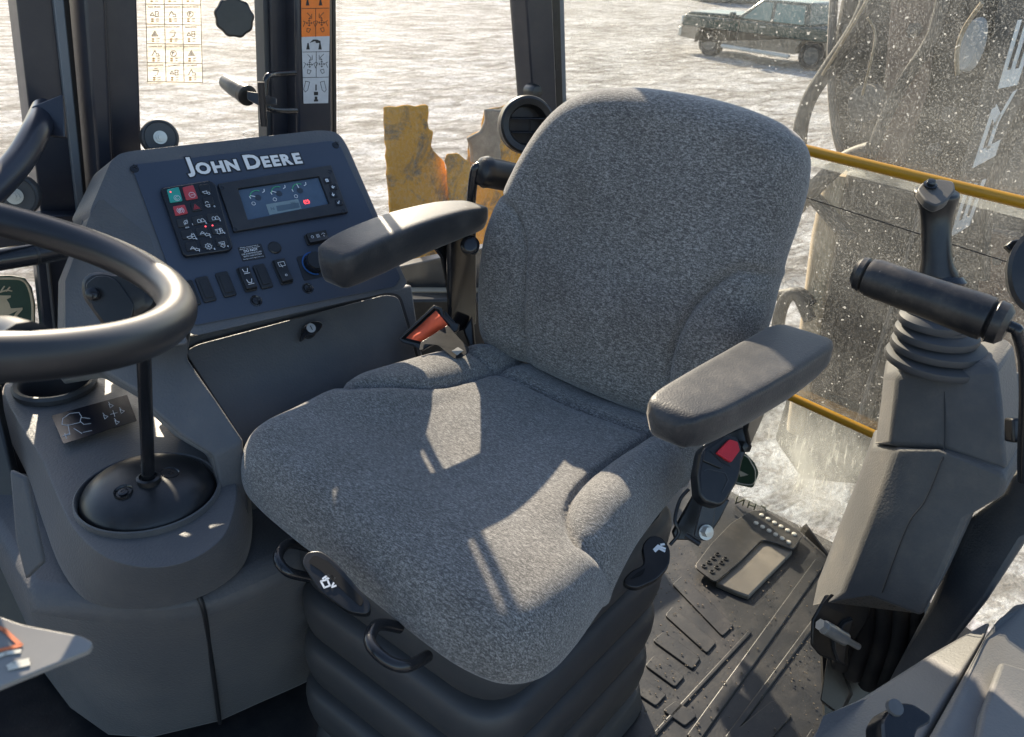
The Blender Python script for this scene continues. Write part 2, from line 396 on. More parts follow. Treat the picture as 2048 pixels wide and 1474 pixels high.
# ------------------------------------------------------------------ cab floor with ribs
def build_floor():
    t = thing('cab_floor', None, None, (.9, .8, 0)); t['kind'] = 'structure'
    mk('floor_mat', slab([V((-.7, .1, 0)), V((1.54, .1, 0)), V((1.60, .62, 0)), V((1.49, 1.5, 0)), V((-.7, 1.5, 0))], (0, 0, -.03)), floorm, t)
    ribs = [[(1345, 1168), (1365, 1150), (1468, 1250), (1445, 1272)], [(1330, 1230), (1345, 1212), (1433, 1284), (1414, 1306)],
            [(1305, 1280), (1328, 1262), (1402, 1315), (1385, 1338)], [(1290, 1330), (1308, 1310), (1370, 1352), (1350, 1374)],
            [(1255, 1374), (1280, 1352), (1334, 1388), (1312, 1412)],
            [(1325, 1420), (1352, 1400), (1395, 1430), (1370, 1452)],
            [(1455, 1474), (1545, 1400), (1585, 1430), (1520, 1500)], [(1595, 1500), (1625, 1455), (1655, 1475), (1640, 1510)]]
    for q in ribs:
        mk('rib', slab(fillet([hz(x, y, .004) for x, y in q], .006, 3), (0, 0, -.006)), floorm, t, bev=.0015)
    # long raised channels running toward the rear window
    for a, b, w in (((1385, 1480), (1640, 1125), .012), ((1455, 1480), (1665, 1195), .006), ((1300, 1480), (1500, 1265), .004)):
        A, B = hz(*a, .0), hz(*b, .0); d = (B-A).normalized(); s = V((-d.y, d.x, 0))*w
        mk('channel', slab([A-s+V((0, 0, .004)), B-s+V((0, 0, .004)), B+s+V((0, 0, .004)), A+s+V((0, 0, .004))], (0, 0, -.006)), floorm, t, bev=.002)
    mk('kick_lip', slab([hz(1660, 1118, .008), hz(1612, 1052, .03), hz(1600, 1062, .008)], (.004, .003, .004)), blackp, t)
build_floor()
def grit():
    parts = []
    for i in range(420):
        px_, py_ = random.uniform(1230, 1680), random.uniform(1080, 1480)
        c = hz(px_, py_, .006); r = random.uniform(.0006, .0022)
        parts.append(slab([c+V((r*math.cos(a)*random.uniform(.6, 1.3), r*math.sin(a)*random.uniform(.6, 1.3), 0)) for a in (0, 1.2, 2.4, 3.7, 5)], (0, 0, r*.8)))
    mk('floor_grit', join(*parts), flat('dry mud crumbs', (.12, .10, .08), .9), label='dry mud crumbs and grit scattered on the ribbed floor', cat='grit', kind='stuff', smooth=False)
grit()
mk('cab_side_wall', slab([V((-.7, 1.60, -.03)), V((1.46, 1.60, -.03)), V((1.46, 1.60, .50)), V((-.7, 1.60, .50))], (0, .03, 0)), None or paint, kind='structure', bev=.003)

# ------------------------------------------------------------------ cab posts
YW = 1.55
def post_part(top, bot, y, dep, name, m, t, bev=.002, y1=600, y0=-90):
    (a0, a1), (b0, b1) = top, bot
    k_ = 430/(y1-y0); a0 -= (b0-a0)*k_; a1 -= (b1-a1)*k_; y0 -= 430
    q = [(a0, y0), (a1, y0), (b1, y1), (b0, y1)]
    return mk(name, slab([hy(x, yy, y) for x, yy in q], (0, dep, 0)), m, t, bev=bev)
def front_post():
    t = thing('cab_post', 'wide dark painted steel cab post behind the steering wheel with grey edge strip', 'post', hy(160, 560, YW), group='steel posts of the cab')
    post_part((22, 100), (102, 186), YW-.02, .06, 'outer_plate', paint, t)
    post_part((97, 119), (160, 176), YW-.03, .02, 'edge_strip', stripm, t, y1=470)
    post_part((119, 147), (176, 206), YW+.02, .02, 'rubber_seal', rubber, t)
    p = [hy(x, -520, YW-.045) for x in (110, 186)]; q = [hy(x, 600, YW-.045) for x in (206, 236)]
    mk('rounded_rail', loft([[p[0], p[0]+(p[1]-p[0])*.15+V((0, -.02, 0)), p[1]-(p[1]-p[0])*.15+V((0, -.02, 0)), p[1], p[1]+V((0, .05, 0)), p[0]+V((0, .05, 0))],
                             [q[0], q[0]+(q[1]-q[0])*.15+V((0, -.02, 0)), q[1]-(q[1]-q[0])*.15+V((0, -.02, 0)), q[1], q[1]+V((0, .05, 0)), q[0]+V((0, .05, 0))]]), paint, t, bev=.004, seg=3)
    post_part((203, 272), (234, 292), YW-.035, .06, 'inner_plate', paint, t, bev=.004)
    post_part((203, 209), (234, 240), YW-.045, .01, 'seam_bead', paint, t, bev=.001)
front_post()
def middle_post():
    t = thing('cab_post', 'dark cab post carrying the orange and white control pattern decal', 'post', hy(600, 330, YW), group='steel posts of the cab')
    post_part((524, 541), (544, 560), YW-.01, .04, 'rubber_seal', rubber, t)
    post_part((538, 592), (556, 600), YW-.02, .05, 'latch_plate', paint, t)
    post_part((590, 662), (600, 668), YW-.06, .09, 'main_tube', paint, t, bev=.006)
    post_part((664, 672), (668, 676), YW-.01, .03, 'glass_trim', blackp, t)
    d = thing('control_decal', 'orange over white pictogram decal stuck on the middle cab post', 'decal', hy(632, 207, YW-.0615))
    fr = Frame(hy(632, 100, YW-.0612), (1, 0, 0), (0, 0, 1))
    up = [(601, -90), (659, -90), (659, 72), (603, 74)]; lo = [(603, 74), (659, 72), (656, 206), (607, 207)]
    mk('orange_panel', slab(quadpx(fr, up), (0, -.0006, 0)), flat('orange decal vinyl', (.85, .2, .02), .4), d)
    mk('white_panel', slab(quadpx(fr, lo), (0, -.0006, 0)), flat('white decal vinyl', (.55, .56, .58), .4), d)
    L = []
    def ln(*pp): L.append([fr.px(x, y) for x, y in pp])
    for y in (16, 103, 154): ln((603 if y < 70 else 605, y+1), (658, y))
    ln((631, 16), (631, 73)); ln((632, 103), (632, 154))
    for cx, cy in ((618, 46), (643, 45), (619, 129), (643, 128)):
        ln((cx-6, cy), (cx+6, cy)); ln((cx, cy-6), (cx, cy+6))
        for sx, sy in ((1, 0), (-1, 0), (0, 1), (0, -1)):
            ex, ey = cx+6*sx, cy+6*sy; ln((ex-2*(sx+sy), ey-2*(sy+sx)), (ex, ey), (ex-2*(sx-sy), ey-2*(sy-sx)))
        s = 1 if cx < 630 else -1
        ln((cx-4*s, cy-20), (cx+3*s, cy-13), (cx-1*s, cy-8), (cx+5*s, cy-10), (cx+5*s, cy-18))
        ln((cx-12, cy+7), (cx-8, cy-2), (cx-12, cy-4)); ln((cx+12, cy+7), (cx+8, cy-2), (cx+12, cy-4))
        ln((cx-4*s, cy+10), (cx+3*s, cy+12), (cx-1*s, cy+19), (cx-5*s, cy+17), (cx-4*s, cy+10))
    for cx, s in ((614, 1), (645, -1)):
        ln((cx-3*s, 162), (cx+5*s, 164), (cx+1*s, 180), (cx-4*s, 184), (cx-7*s, 179), (cx-3*s, 162))
    mk('pictogram', strokes(fr, L, .0009, .0007), blacki, d)
    S = []
    for x0, y0 in ((615, 0), (641, 0), (616, 88), (640, 88)):
        S.append(slab([fr.at(x0-1.2, y0-2, .0007), fr.at(x0+1.2, y0-2, .0007), fr.at(x0+3.5, y0+11, .0007), fr.at(x0-3.5, y0+11, .0007)], fr.n*.0003))
    S.append(slab([fr.at(x, y, .0007) for x, y in ((619, 86), (626, 79), (634, 79), (641, 82), (641, 86), (632, 86), (630, 82))], fr.n*.0003))
    for x0, y0, w, h in ((632, 175, 1.3, 12), (632, 187, 4.2, 7), (632, 196, 2.6, 6), (632, 201, 4.2, 4)):
        S.append(slab([fr.at(x0-w, y0-h/2, .0007), fr.at(x0+w, y0-h/2, .0007), fr.at(x0+w, y0+h/2, .0007), fr.at(x0-w, y0+h/2, .0007)], fr.n*.0003))
    for q_ in S: mk('symbol', q_, blacki, d)
middle_post()
GO = V((1.43, 1.60, .8)); GD = V((.13, -.93, 0)).normalized(); GN = V((-GD.y, GD.x, 0))      # rear glass plane
GN = V((GD.y, -GD.x, 0))
def gp(px, py, off=0): return hp(px, py, GO, GN)-V((off, 0, 0))
def corner_post():
    t = thing('cab_post', 'dark rear corner post of the cab with a slotted strip, beside the seat back', 'post', hy(1100, 300, YW), group='steel posts of the cab')
    post_part((1046, 1102), (1080, 1122), YW-.03, .06, 'main_tube', paint, t, bev=.004, y1=400)
    post_part((1100, 1118), (1121, 1132), YW-.015, .04, 'slotted_strip', blackp, t, y1=400)
    post_part((1117, 1126), (1131, 1138), YW-.005, .04, 'glass_channel', stripm, t, y1=400, bev=.001)
    for y in (30, 148):
        o = 1103+y*.045
        mk('slot', slab([hy(o, y-8, YW-.0155), hy(o+8, y-8, YW-.0155), hy(o+9, y+9, YW-.0155), hy(o+1, y+9, YW-.0155)], (0, .001, 0)), blacki, t)
    mk('hinge_cap', lathe(hy(1068, 183, YW-.05), (-.2, -1, .1), [(.0, .02), (.012, .018), (.016, .008), (.017, 0), (.017, -.02)], 20), blackp, t)
corner_post()

# ------------------------------------------------------------------ windows
def pane(name, pts, y, m, label, cat='window', dep=.005):
    return mk(name, slab([hy(px, py, y) for px, py in pts], (0, dep, 0)), m, label=label, cat=cat, smooth=False)
pane('door_window', [(258, -520), (520, -520), (552, 420), (275, 420)], YW+.012, glass_side, 'clear door window with a printed switch chart and a gas strut latch, left of the middle post')
pane('side_window', [(662, -520), (1010, -520), (1085, 340), (1140, 640), (800, 640), (668, 400)], YW+.012, glass_side, 'clear side window looking onto snow between the middle post and the rear corner post')
pane('front_window', [(-300, -520), (-15, -520), (80, 420), (-200, 420)], YW+.012, glass_side, 'narrow strip of clear glass left of the wide front post')
# dotted ceramic border of the side window
def frit():
    parts = []
    for i in range(72):
        for j in range(3):
            y = -20+i*4.1+(j % 2)*2; x = 676+(y*.005)+j*3.4
            c = hy(x, y, YW+.010); parts.append(box(c, (.0012-.0002*j, .0006, .0012-.0002*j)))
    mk('ceramic_dots', join(*parts), blacki, side_frit)
side_frit = thing('window_border', 'dotted black ceramic border along the glass edge beside the middle post', 'window border', hy(676, 200, YW+.01))
frit()
# rear glass
rg = [(1090, -500), (2450, -500), (2450, 1460), (1700, 1128), (1660, 1106), (1440, 985), (1290, 900), (1139, 400)]
mk('rear_window', slab([gp(x, y) for x, y in rg], GN*-.006), glass_rear, label='large dirty rear window speckled with dried mud behind the grey seat', cat='window', smooth=False)
def wbar(name, a, b, r, label):
    t = thing(name, label, 'bar', gp(*b, .02), group='yellow bars across the rear window')
    A, B = gp(*a, .02), gp(*b, .02)
    mk('tube', tube([A, B], r, 16, curve=False), yellowp, t)
wbar('window_bar', (1500, 268), (2450, 496), .0105, 'long upper yellow bar crossing the dirty rear window behind the black joystick')
wbar('window_bar', (1480, 738), (1800, 882), .0095, 'short lower yellow bar between the right armrest and the control tower')
mk('mud_smear', slab(fillet([gp(x, y, .002) for x, y in [(1480, 780), (1640, 780), (1800, 830), (1800, 1040), (1640, 1060), (1480, 1000)]], .05, 6), GN*-.0008), glassmat('scratched dried mud film', falloff=True, haze=.3, specks=.3, streak=.75), label='scratched pale mud smear low on the rear window beside the tower', cat='mud smear', smooth=False)
# edge lines of the lower glass
L1 = [gp(1500, 296, .004), gp(2150, 452, .004)]
mk('glass_seam', tube([gp(1480, 352, .003), gp(2450, 662, .003)], .0011, 6, curve=False), blackp, label='thin dark rubber seam running across the rear window behind the joystick', cat='window seam')
mk('glass_edge', slab([gp(1500, 300, .004), gp(2450, 537, .004), gp(2450, 512, .004), gp(1500, 282, .004)], GN*-.001), glassmat('hazy glass edge', haze=.16, specks=.2), label='hazy polished glass edge just below the upper yellow bar', cat='glass edge')

# ------------------------------------------------------------------ outside: truck
def truck():
    FW = hz(1411, 112, -1.88); RW = hz(1613, 142, -1.88)
    ax = (RW-FW); wb = ax.length; ax.normalize()      # pointing rearward of the truck
    side = V((-ax.y, ax.x, 0));
    if side.dot(V((O.x, O.y, 0))-FW) < 0: side = -side    # towards camera
    t = thing('parked_truck', 'dark green and tan pickup truck parked on the snow beyond the rear window', 'truck', FW)
    def P(x, s, z): return FW+ax*x-side*s+V((0, 0, z))
    k = wb/3.2
    green = plastic('dark green truck paint', (.006, .036, .032), .25, 0, 0, .15, (.3, .28, .25)); tan = plastic('tan lower paint', (.22, .17, .12), .4, 0, 0, .5, (.3, .28, .25))
    win = flat('tinted truck glass', (.12, .22, .2), .08)
    tyre = flat('truck tyre', (.02, .02, .022), .8)
    def body(prof, s0, s1, name, m, b=.04):
        return mk(name, slab([P(x*k, s0, z*k) for x, z in prof], -side*(s1-s0)), m, t, bev=b, seg=3)
    def arch(cx, r, n=8): return [(cx+r*math.cos(a), .38+r*math.sin(a)) for a in [math.pi*i/n for i in range(n+1)]]
    low = [(-.95, .45), (-.45, .42)]+arch(0, .46)[::-1]+[(2.7, .38)]+arch(3.2, .46)[::-1]+[(4.2, .45), (4.2, .75), (-.95, .75)]
    body(low, 0, 1.85, 'lower_body', tan)
    body([(-.98, .75), (4.25, .75), (4.25, 1.12), (-.9, 1.08)], -.02, 1.87, 'upper_body', green, .06)
    body([(-.93, 1.05), (.85, 1.1), (.85, 1.2), (-.8, 1.16)], .08, 1.77, 'hood', green, .06)
    mk('cab_roof', loft([[P(.75*k, .04, 1.1*k), P(3.0*k, .04, 1.1*k), P(3.0*k, 1.81, 1.1*k), P(.75*k, 1.81, 1.1*k)],
                         [P(1.45*k, .22, 1.68*k), P(2.85*k, .22, 1.68*k), P(2.85*k, 1.63, 1.68*k), P(1.45*k, 1.63, 1.68*k)]]), green, t, bev=.05)
    for x0, x1, x2, x3 in ((1.0, 1.85, 1.8, 1.5), (1.95, 2.85, 2.75, 1.9)):
        q = [P(x0*k, .045, 1.14*k), P(x1*k, .045, 1.14*k), P(x2*k, .19, 1.6*k), P(x3*k, .19, 1.6*k)]
        mk('window', slab(q, side*.02), win, t)
    for cx in (0, 3.2):
        c = P(cx*k, .12, .38*k)
        w = mk('wheel', lathe(c, side, [(.2, -.24), (.36*k, -.22), (.39*k, -.18), (.39*k, -.02), (.35*k, .02), (.25*k, .03), (.22*k, .0), (0, .0)], 28), tyre, t)
        mk('rim', lathe(c, side, [(0, .005), (.2*k, .005), (.22*k, .035), (.19*k, .04), (.08*k, .01), (0, .02)], 20), flat('dull wheel rim', (.09, .09, .09), .5, .3), w)
    body([(-1.06, .45), (-.9, .45), (-.9, .72), (-1.06, .72)], 0, 1.85, 'bumper', steel)
    body([(.5, .30), (2.65, .26), (2.65, .36), (.5, .40)], -.12, .02, 'running_board', flat('snowy running board', (.6, .58, .54), .7))
    mk('headlight', slab([P(-.98*k, .05, .85*k), P(-.98*k, .3, .85*k), P(-.98*k, .3, 1.02*k), P(-.98*k, .05, 1.02*k)], ax*-.03), whitei, t)
    mk('door_gap', join(*[slab([P((x-.012)*k, -.035, .5*k), P((x+.012)*k, -.035, .5*k), P((x+.012)*k, -.035, 1.1*k), P((x-.012)*k, -.035, 1.1*k)], side*.01) for x in (.95, 1.9, 2.8)][:1]), blacki, t)
    mk('door_handle', box(P(1.7*k, -.04, .98*k), (.16, .03, .035), ax, side), steel, t)
    c = P(.75*k, -.1, 1.18*k); mk('mirror', box(c, (.12, .2, .2), ax, side), green, t, bev=.03)
truck()
def far_block():  # stand-in block for the thin dark strip on the far snow
    A = hz(1400, 4, -1.88); B = hz(1585, 10, -1.88)
    d = (B-A).normalized(); n = V((-d.y, d.x, 0)); 
    if n.dot(A) < 0: n = -n
    mk('low_block', slab([A+V((0, 0, .0)), B, B+V((0, 0, 1.6)), A+V((0, 0, 1.6))], n*2.4), plastic('weathered brown trailer', (.12, .10, .08), .7, 0, 0, .6), label='low brown stand-in block far away on the snow beyond the truck', cat='far_block', bev=.05)
far_block()

# ------------------------------------------------------------------ outside: yellow outrigger steel seen through side glass
rustyel = None
def outrig():
    m, ns, ls, p = nmat('worn yellow steel'); v = coords(ns, ls)
    a = ramp(ns, ls, noisen(ns, ls, v, 8, 8, .75, .6), [(.50, g(0)), (.60, g(1))]); b = ramp(ns, ls, noisen(ns, ls, v, 75, 5, .75, 1.0), [(.50, g(0)), (.57, g(1))])
    c = mix(ns, ls, a, (.70, .33, .02, 1), (.16, .12, .08, 1)); c = mix(ns, ls, math_(ns, ls, 'MULTIPLY', b, .22), c, (.7, .55, .35, 1))
    ls.new(c, p.inputs['Base Color']); p.inputs['Roughness'].default_value = .8; p.inputs['Specular IOR Level'].default_value = .1
    ls.new(bump(ns, ls, noisen(ns, ls, v, 35, 6, .7), .8, .01), p.inputs['Normal'])
    t = thing('stabilizer_leg', 'snow caked yellow steel stabilizer leg standing outside the side window', 'stabilizer', hy(840, 620, 2.0))
    def rag(pts, amp=3):
        out = []
        for i in range(len(pts)):
            a_, b_ = pts[i], pts[(i+1) % len(pts)]; n = max(1, int(math.dist(a_, b_)/12))
            for k in range(n): out.append((a_[0]+(b_[0]-a_[0])*k/n+random.uniform(-amp, amp), a_[1]+(b_[1]-a_[1])*k/n+random.uniform(-amp, amp)))
        return out
    def sl(name, pts, y, dep, amp=2, mm=m): mk(name, slab([hy(a_, b_, y) for a_, b_ in rag(pts, amp)], (0, dep, 0)), mm, t, bev=.006)
    sl('upright_plate', [(770, 214), (857, 211), (860, 258), (868, 262), (862, 292), (890, 325), (903, 360), (908, 470), (910, 640), (795, 640), (780, 400)], 2.0, .016)
    sl('hinge_lug', [(893, 325), (898, 310), (918, 306), (930, 320), (943, 322), (946, 440), (940, 640), (905, 640), (900, 380)], 1.97, .014)
    grey = plastic('snow crusted steel', (.14, .13, .11), .7, 90, .5, .8, (.45, .42, .36), dscale=20)
    sl('foot_pad', [(938, 275), (968, 262), (975, 222), (1030, 208), (1100, 235), (1100, 640), (945, 640)], 2.15, .016, 3, m)
    sl('crusted_edge', [(936, 278), (966, 262), (974, 222), (1010, 214), (1000, 300), (1010, 330), (985, 330), (948, 330)], 2.13, .014, 4, grey)
outrig()

# ------------------------------------------------------------------ outside: backhoe boom with lettering, hoses, cylinder
def boom():
    X = 2.35
    dark = plastic('dusty dark boom steel', (.022, .020, .019), .6, 120, .3, .35, (.12, .105, .09), dscale=5)
    t = thing('backhoe_boom', 'tall dark backhoe boom with white lettering standing behind the rear window', 'boom', hx(1800, 1000, X))
    mk('boom_plate', slab([hx(x, y, X) for x, y in [(1790, -120), (2300, -120), (2300, 1000), (1960, 1000), (1600, 960), (1545, 880), (1625, 600), (1690, 330), (1665, 270), (1655, 120), (1700, -120)]], (.25, 0, 0)), dark, t, bev=.02)
    tan = plastic('sunlit tan steel', (.42, .33, .22), .5, 90, .3, .5, (.5, .42, .3))  # sunlight on the boom's edge is put into this tan
    mk('cylinder', tube([hx(1690, 345, X-.06), hx(1662, 470, X-.06), hx(1608, 860, X-.06)], .055, 20, curve=False), tan, t)
    mk('cylinder_face', slab([hx(x, y, X-.12) for x, y in [(1688, 338), (1850, 380), (1690, 960), (1590, 940)]], (.08, 0, 0)), dark, t, bev=.02)
    grey = plastic('worn grey decal band', (.085, .08, .078), .5, 0, 0, .5, (.15, .13, .12))
    mk('decal_band', slab([hx(x, y, X-.004) for x, y in [(2010, -60), (2200, -60), (2090, 480), (1960, 900), (1800, 900), (1880, 500), (1950, 240)]], (.002, 0, 0)), grey, t)
    rust = plastic('rust brown plate', (.16, .1, .075), .65, 200, .4, .6, (.25, .2, .16))
    mk('rust_plate', slab(fillet([hx(x, y, X-.05) for x, y in [(1965, 458), (2300, 540), (2200, 900), (1925, 900)]], .03), (.05, 0, 0)), rust, t, bev=.006)
    white = flat('white boom vinyl', (.95, .95, .95), .5)
    # letters run up the boom: every letter drawn as its own slanted outline
    def let(quad, strokes_):
        P0, P1, P2, P3 = [V((a, b, 0)) for a, b in quad]       # uv corners: (0,0) (1,0) (1,1) (0,1)
        def uv(u, v): q = P0*(1-u)*(1-v)+P1*u*(1-v)+P2*u*v+P3*(1-u)*v; return hx(q.x, q.y, X-.008)
        return join(*[slab([uv(*c) for c in s], (.003, 0, 0)) for s in strokes_])
    Es = [[(0, 0), (.26, 0), (.26, 1), (0, 1)], [(.26, 0), (1, 0), (1, .2), (.26, .2)], [(.26, .4), (.95, .4), (.95, .6), (.26, .6)], [(.26, .8), (1, .8), (1, 1), (.26, 1)]]
    # u runs away from the spine, v across the letter
    parts = [let([(1995, 178), (2035, 40), (2078, 34), (2034, 170)], Es),
             let([(1900, 475), (1934, 366), (1972, 358), (1938, 452)], Es),
             let([(1888, 610), (1905, 520), (1925, 490), (1905, 610)], Es[:2]),
             let([(1944, 337), (1988, 205), (2032, 180), (1990, 312)], [[(0, 0), (.25, 0), (.25, 1), (0, 1)], [(.2, 0), (.9, 0), (.9, .2), (.2, .2)], [(.2, .42), (.62, .42), (.62, .6), (.2, .6)], [(.75, .15), (.95, .15), (.7, .6), (.55, .5)], [(.5, .5), (.6, .42), (1.0, .85), (1.0, 1.05)]])]
    for q_ in parts: mk('letter', q_, white, t)
    mk('mirror_disc', lathe(hx(1943, 90, X-.06), (-1, 0, 0), [(.0, .02), (.05, .018), (.055, 0), (.055, -.02)], 24, .45, 1.15, ref=(0, 1, 0)), greyink, t)
    hose = plastic('dusty hydraulic hose', (.022, .021, .021), .6, 150, .3, .35, (.2, .18, .15))
    mk('flange', tube([hx(1675, -100, X-.02), hx(1662, 120, X-.02), hx(1672, 268, X-.02), hx(1700, 335, X-.02)], .012, 10), grey, t)
    mk('inner_web', slab([hx(x, y, X-.03) for x, y in [(1790, -120), (1880, -120), (1850, 180), (1800, 330), (1745, 330), (1770, 120)]], (.03, 0, 0)), rust, t, bev=.01)
    for bx, by in ((1700, 60), (1698, 160), (1712, 250), (1830, 60), (1900, 230), (1870, 300), (2000, 520), (1760, 470), (1740, 600)):
        mk('boom_bolt', lathe(hx(bx, by, X-.035), (-1, 0, 0), [(.02, 0), (.02, .01), (.012, .01), (.012, .02), (0, .02)], 6), grey, t)
    mk('pivot_pin', lathe(hx(1740, 205, X-.04), (-1, 0, 0), [(.05, 0), (.05, .03), (.03, .035), (0, .035)], 20), grey, t)
    mk('weld_seam', tube([hx(1850, 385, X-.125), hx(1700, 890, X-.125)], .006, 8, curve=False), grey, t)
    def hz_(name, pts, r, x=X-.14, lab=None, m=hose):
        mk(name, tube([hx(a, b, x+random.uniform(-.02, .02)) for a, b in pts], r, 12), m, label=lab, cat='hose', group='hydraulic hoses behind the rear window')
    hz_('hydraulic_hose', [(1900, -100), (1870, 60), (1810, 160), (1760, 260), (1735, 340)], .016, X-.10, 'slim hydraulic hose running diagonally down the middle of the boom')
    hz_('hydraulic_hose', [(2070, 180), (2010, 300), (1975, 420), (1968, 560)], .014, X-.10, 'slim hydraulic hose hanging right of the joystick over the white letters')
    hz_('hydraulic_hose', [(1770, -100), (1720, 40), (1655, 140), (1618, 200), (1600, 270), (1605, 360), (1650, 420), (1705, 480)], .021, lab='thick hydraulic hose sweeping down the left edge of the boom from the top')
    hz_('hydraulic_hose', [(1740, 300), (1690, 320), (1630, 375), (1580, 430), (1520, 480)], .024, lab='hose crossing diagonally behind the seat back below the upper yellow bar')
    hz_('hydraulic_hose', [(1500, 595), (1560, 590), (1600, 585), (1625, 610)], .017, lab='short horizontal hose beside the seat back above the right armrest')
    hz_('hydraulic_hose', [(1620, 640), (1595, 590), (1570, 600), (1555, 660), (1560, 760)], .02, lab='looped hose bending over just above the right armrest')
    wire = plastic('tan cable', (.25, .19, .12), .6, 0, 0, .3)
    hz_('thin_cable', [(1740, -10), (1700, 60), (1670, 110), (1645, 150)], .004, X-.3, 'thin tan cable hanging at the top of the boom', wire)
    hz_('thin_cable', [(1735, 35), (1750, 65), (1745, 110), (1725, 190)], .003, X-.3, 'thin crooked cable dangling in front of the boom', wire)
    hz_('thin_cable', [(1965, 5), (1930, 55), (1915, 100), (1915, 150)], .005, X-.3, 'pale cable looping around the round disc on the boom', wire)
boom()
# ------------------------------------------------------------------ operator seat
PHI = math.radians(12); SO = V((.87, .85, 0))
seat = thing('operator_seat', 'grey cloth operator seat with black armrests on a black rubber bellows', 'seat', SO, PHI)
SM = wm(seat); SI = SM.inverted()
def LS(x, y, z): return SM @ V((x, y, z))
def sz(px, py, z): return hz(px, py, z)
def seg_d(p, a, b):
    ab = b-a; t = max(0, min(1, (p-a).dot(ab)/max(ab.length_squared, 1e-9))); return (p-a-ab*t).length
def path_d(x, y, path):
    p = V((x, y, 0)); return min(seg_d(p, path[i], path[i+1]) for i in range(len(path)-1))
def smooth(a, b, x): t = max(0, min(1, (x-a)/(b-a))); return t*t*(3-2*t)
def cushion():
    lh = [(.075, 0), (.072, .12), (.055, .20), (.0, .235), (-.08, .262), (-.19, .290), (-.29, .308), (-.37, .309), (-.435, .295), (-.472, .250), (-.486, .19), (-.493, .11), (-.496, .04)]
    rh = [(-.502, -.05), (-.508, -.13), (-.508, -.20), (-.495, -.250), (-.460, -.280), (-.41, -.285), (-.35, -.277), (-.27, -.262), (-.19, -.248), (-.08, -.234), (.0, -.222), (.055, -.20), (.072, -.12)]
    pts = [V((x, y, 0)) for x, y in lh+rh]
    out = cat_rom(pts, 10, True); n = len(out); Cn = V((-.22, 0, 0))
    nr = []
    for i in range(n):
        T = (out[(i+1) % n]-out[i-1]).normalized(); m_ = V((T.y, -T.x, 0))
        if m_.dot(out[i]-Cn) < 0: m_ = -m_
        nr.append(m_)
    lseam = cat_rom([V((-.335, .36, 0)), V((-.307, .322, 0)), V((-.262, .252, 0)), V((-.219, .2, 0)), V((-.162, .165, 0)), V((-.098, .148, 0)), V((-.02, .14, 0)), V((.06, .14, 0))], 5)
    rseam = cat_rom([V((.06, -.15, 0)), V((-.06, -.16, 0)), V((-.129, -.156, 0)), V((-.2, -.155, 0)), V((-.253, -.165, 0)), V((-.292, -.185, 0)), V((-.318, -.215, 0)), V((-.335, -.26, 0)), V((-.35, -.32, 0))], 5)
    def top(x, y):
        z = .562
        ay = abs(y)
        # bolsters rise outside the seams behind x=-.3
        k = smooth(-.36, -.22, x)
        z += .020*k*smooth(.12, .21, ay)-.012*k*smooth(.235, .31, ay)
        z -= .010*smooth(.16, 0, ay)*smooth(-.42, -.2, x)
        z += .006*smooth(-.30, -.42, x)
        z -= .022*max(0, (-.38-x)/.13)**2
        z -= .012*smooth(-.03, .05, x)
        dl = path_d(x, y, lseam) if y > 0 else path_d(x, y, rseam)
        z -= .010*math.exp(-(dl/.0045)**2)+.006*math.exp(-(dl/.016)**2)
        d2 = abs(x+.045-.01*math.cos(y*9))                # cross seam just in front of the backrest
        z -= .007*math.exp(-(d2/.005)**2)+.006*math.exp(-(d2/.014)**2)
        z += .0012*noise.noise(V((x*14, y*14, 0)))+.0016*noise.noise(V((x*5, y*5, 4)))
        return z
    R = .050; rows = []
    def lim(i, d): return out[i]-nr[i]*d
    for k in range(1, 61):
        s = k/60
        row = []
        for i in range(n):
            q = Cn+(lim(i, R)-Cn)*s; row.append(LS(q.x, q.y, top(q.x, q.y)))
        rows.append(row)
    for a in (10, 20, 30, 40, 50, 60, 70, 80, 90, 105, 125, 150):
        al = math.radians(a); row = []
        for i in range(n):
            fr = smooth(-.30, -.5, out[i].x); h = .060+.012*fr
            d = R*(1-math.sin(al)) if a <= 90 else R*.55*(1-math.sin(al)); q = lim(i, d)
            e = lim(i, R); zt = top(e.x, e.y)
            z = zt-h*(1-math.cos(al)) if a <= 90 else zt-h-.02*(a-90)/60
            row.append(LS(q.x, q.y, z))
        rows.append(row)
    vs, fs = loft(rows, True, False)
    c = len(vs); vs.append(LS(Cn.x, Cn.y, top(Cn.x, Cn.y))); fs += [[c, (i+1) % n, i] for i in range(n)]
    b = len(rows)-1; fs.append([b*n+i for i in range(n)])
    mk('cushion', (vs, fs), cloth, seat, ang=180)
cushion()
TB = math.radians(10)
def BK(y, h, d=0):      # backrest plane: y across, h up along the back, d towards the sitter
    p = SM.to_3x3() @ V((h*math.sin(TB)-d*math.cos(TB), y, h*math.cos(TB)+d*math.sin(TB)))
    return V((.87, .85, .56))+p
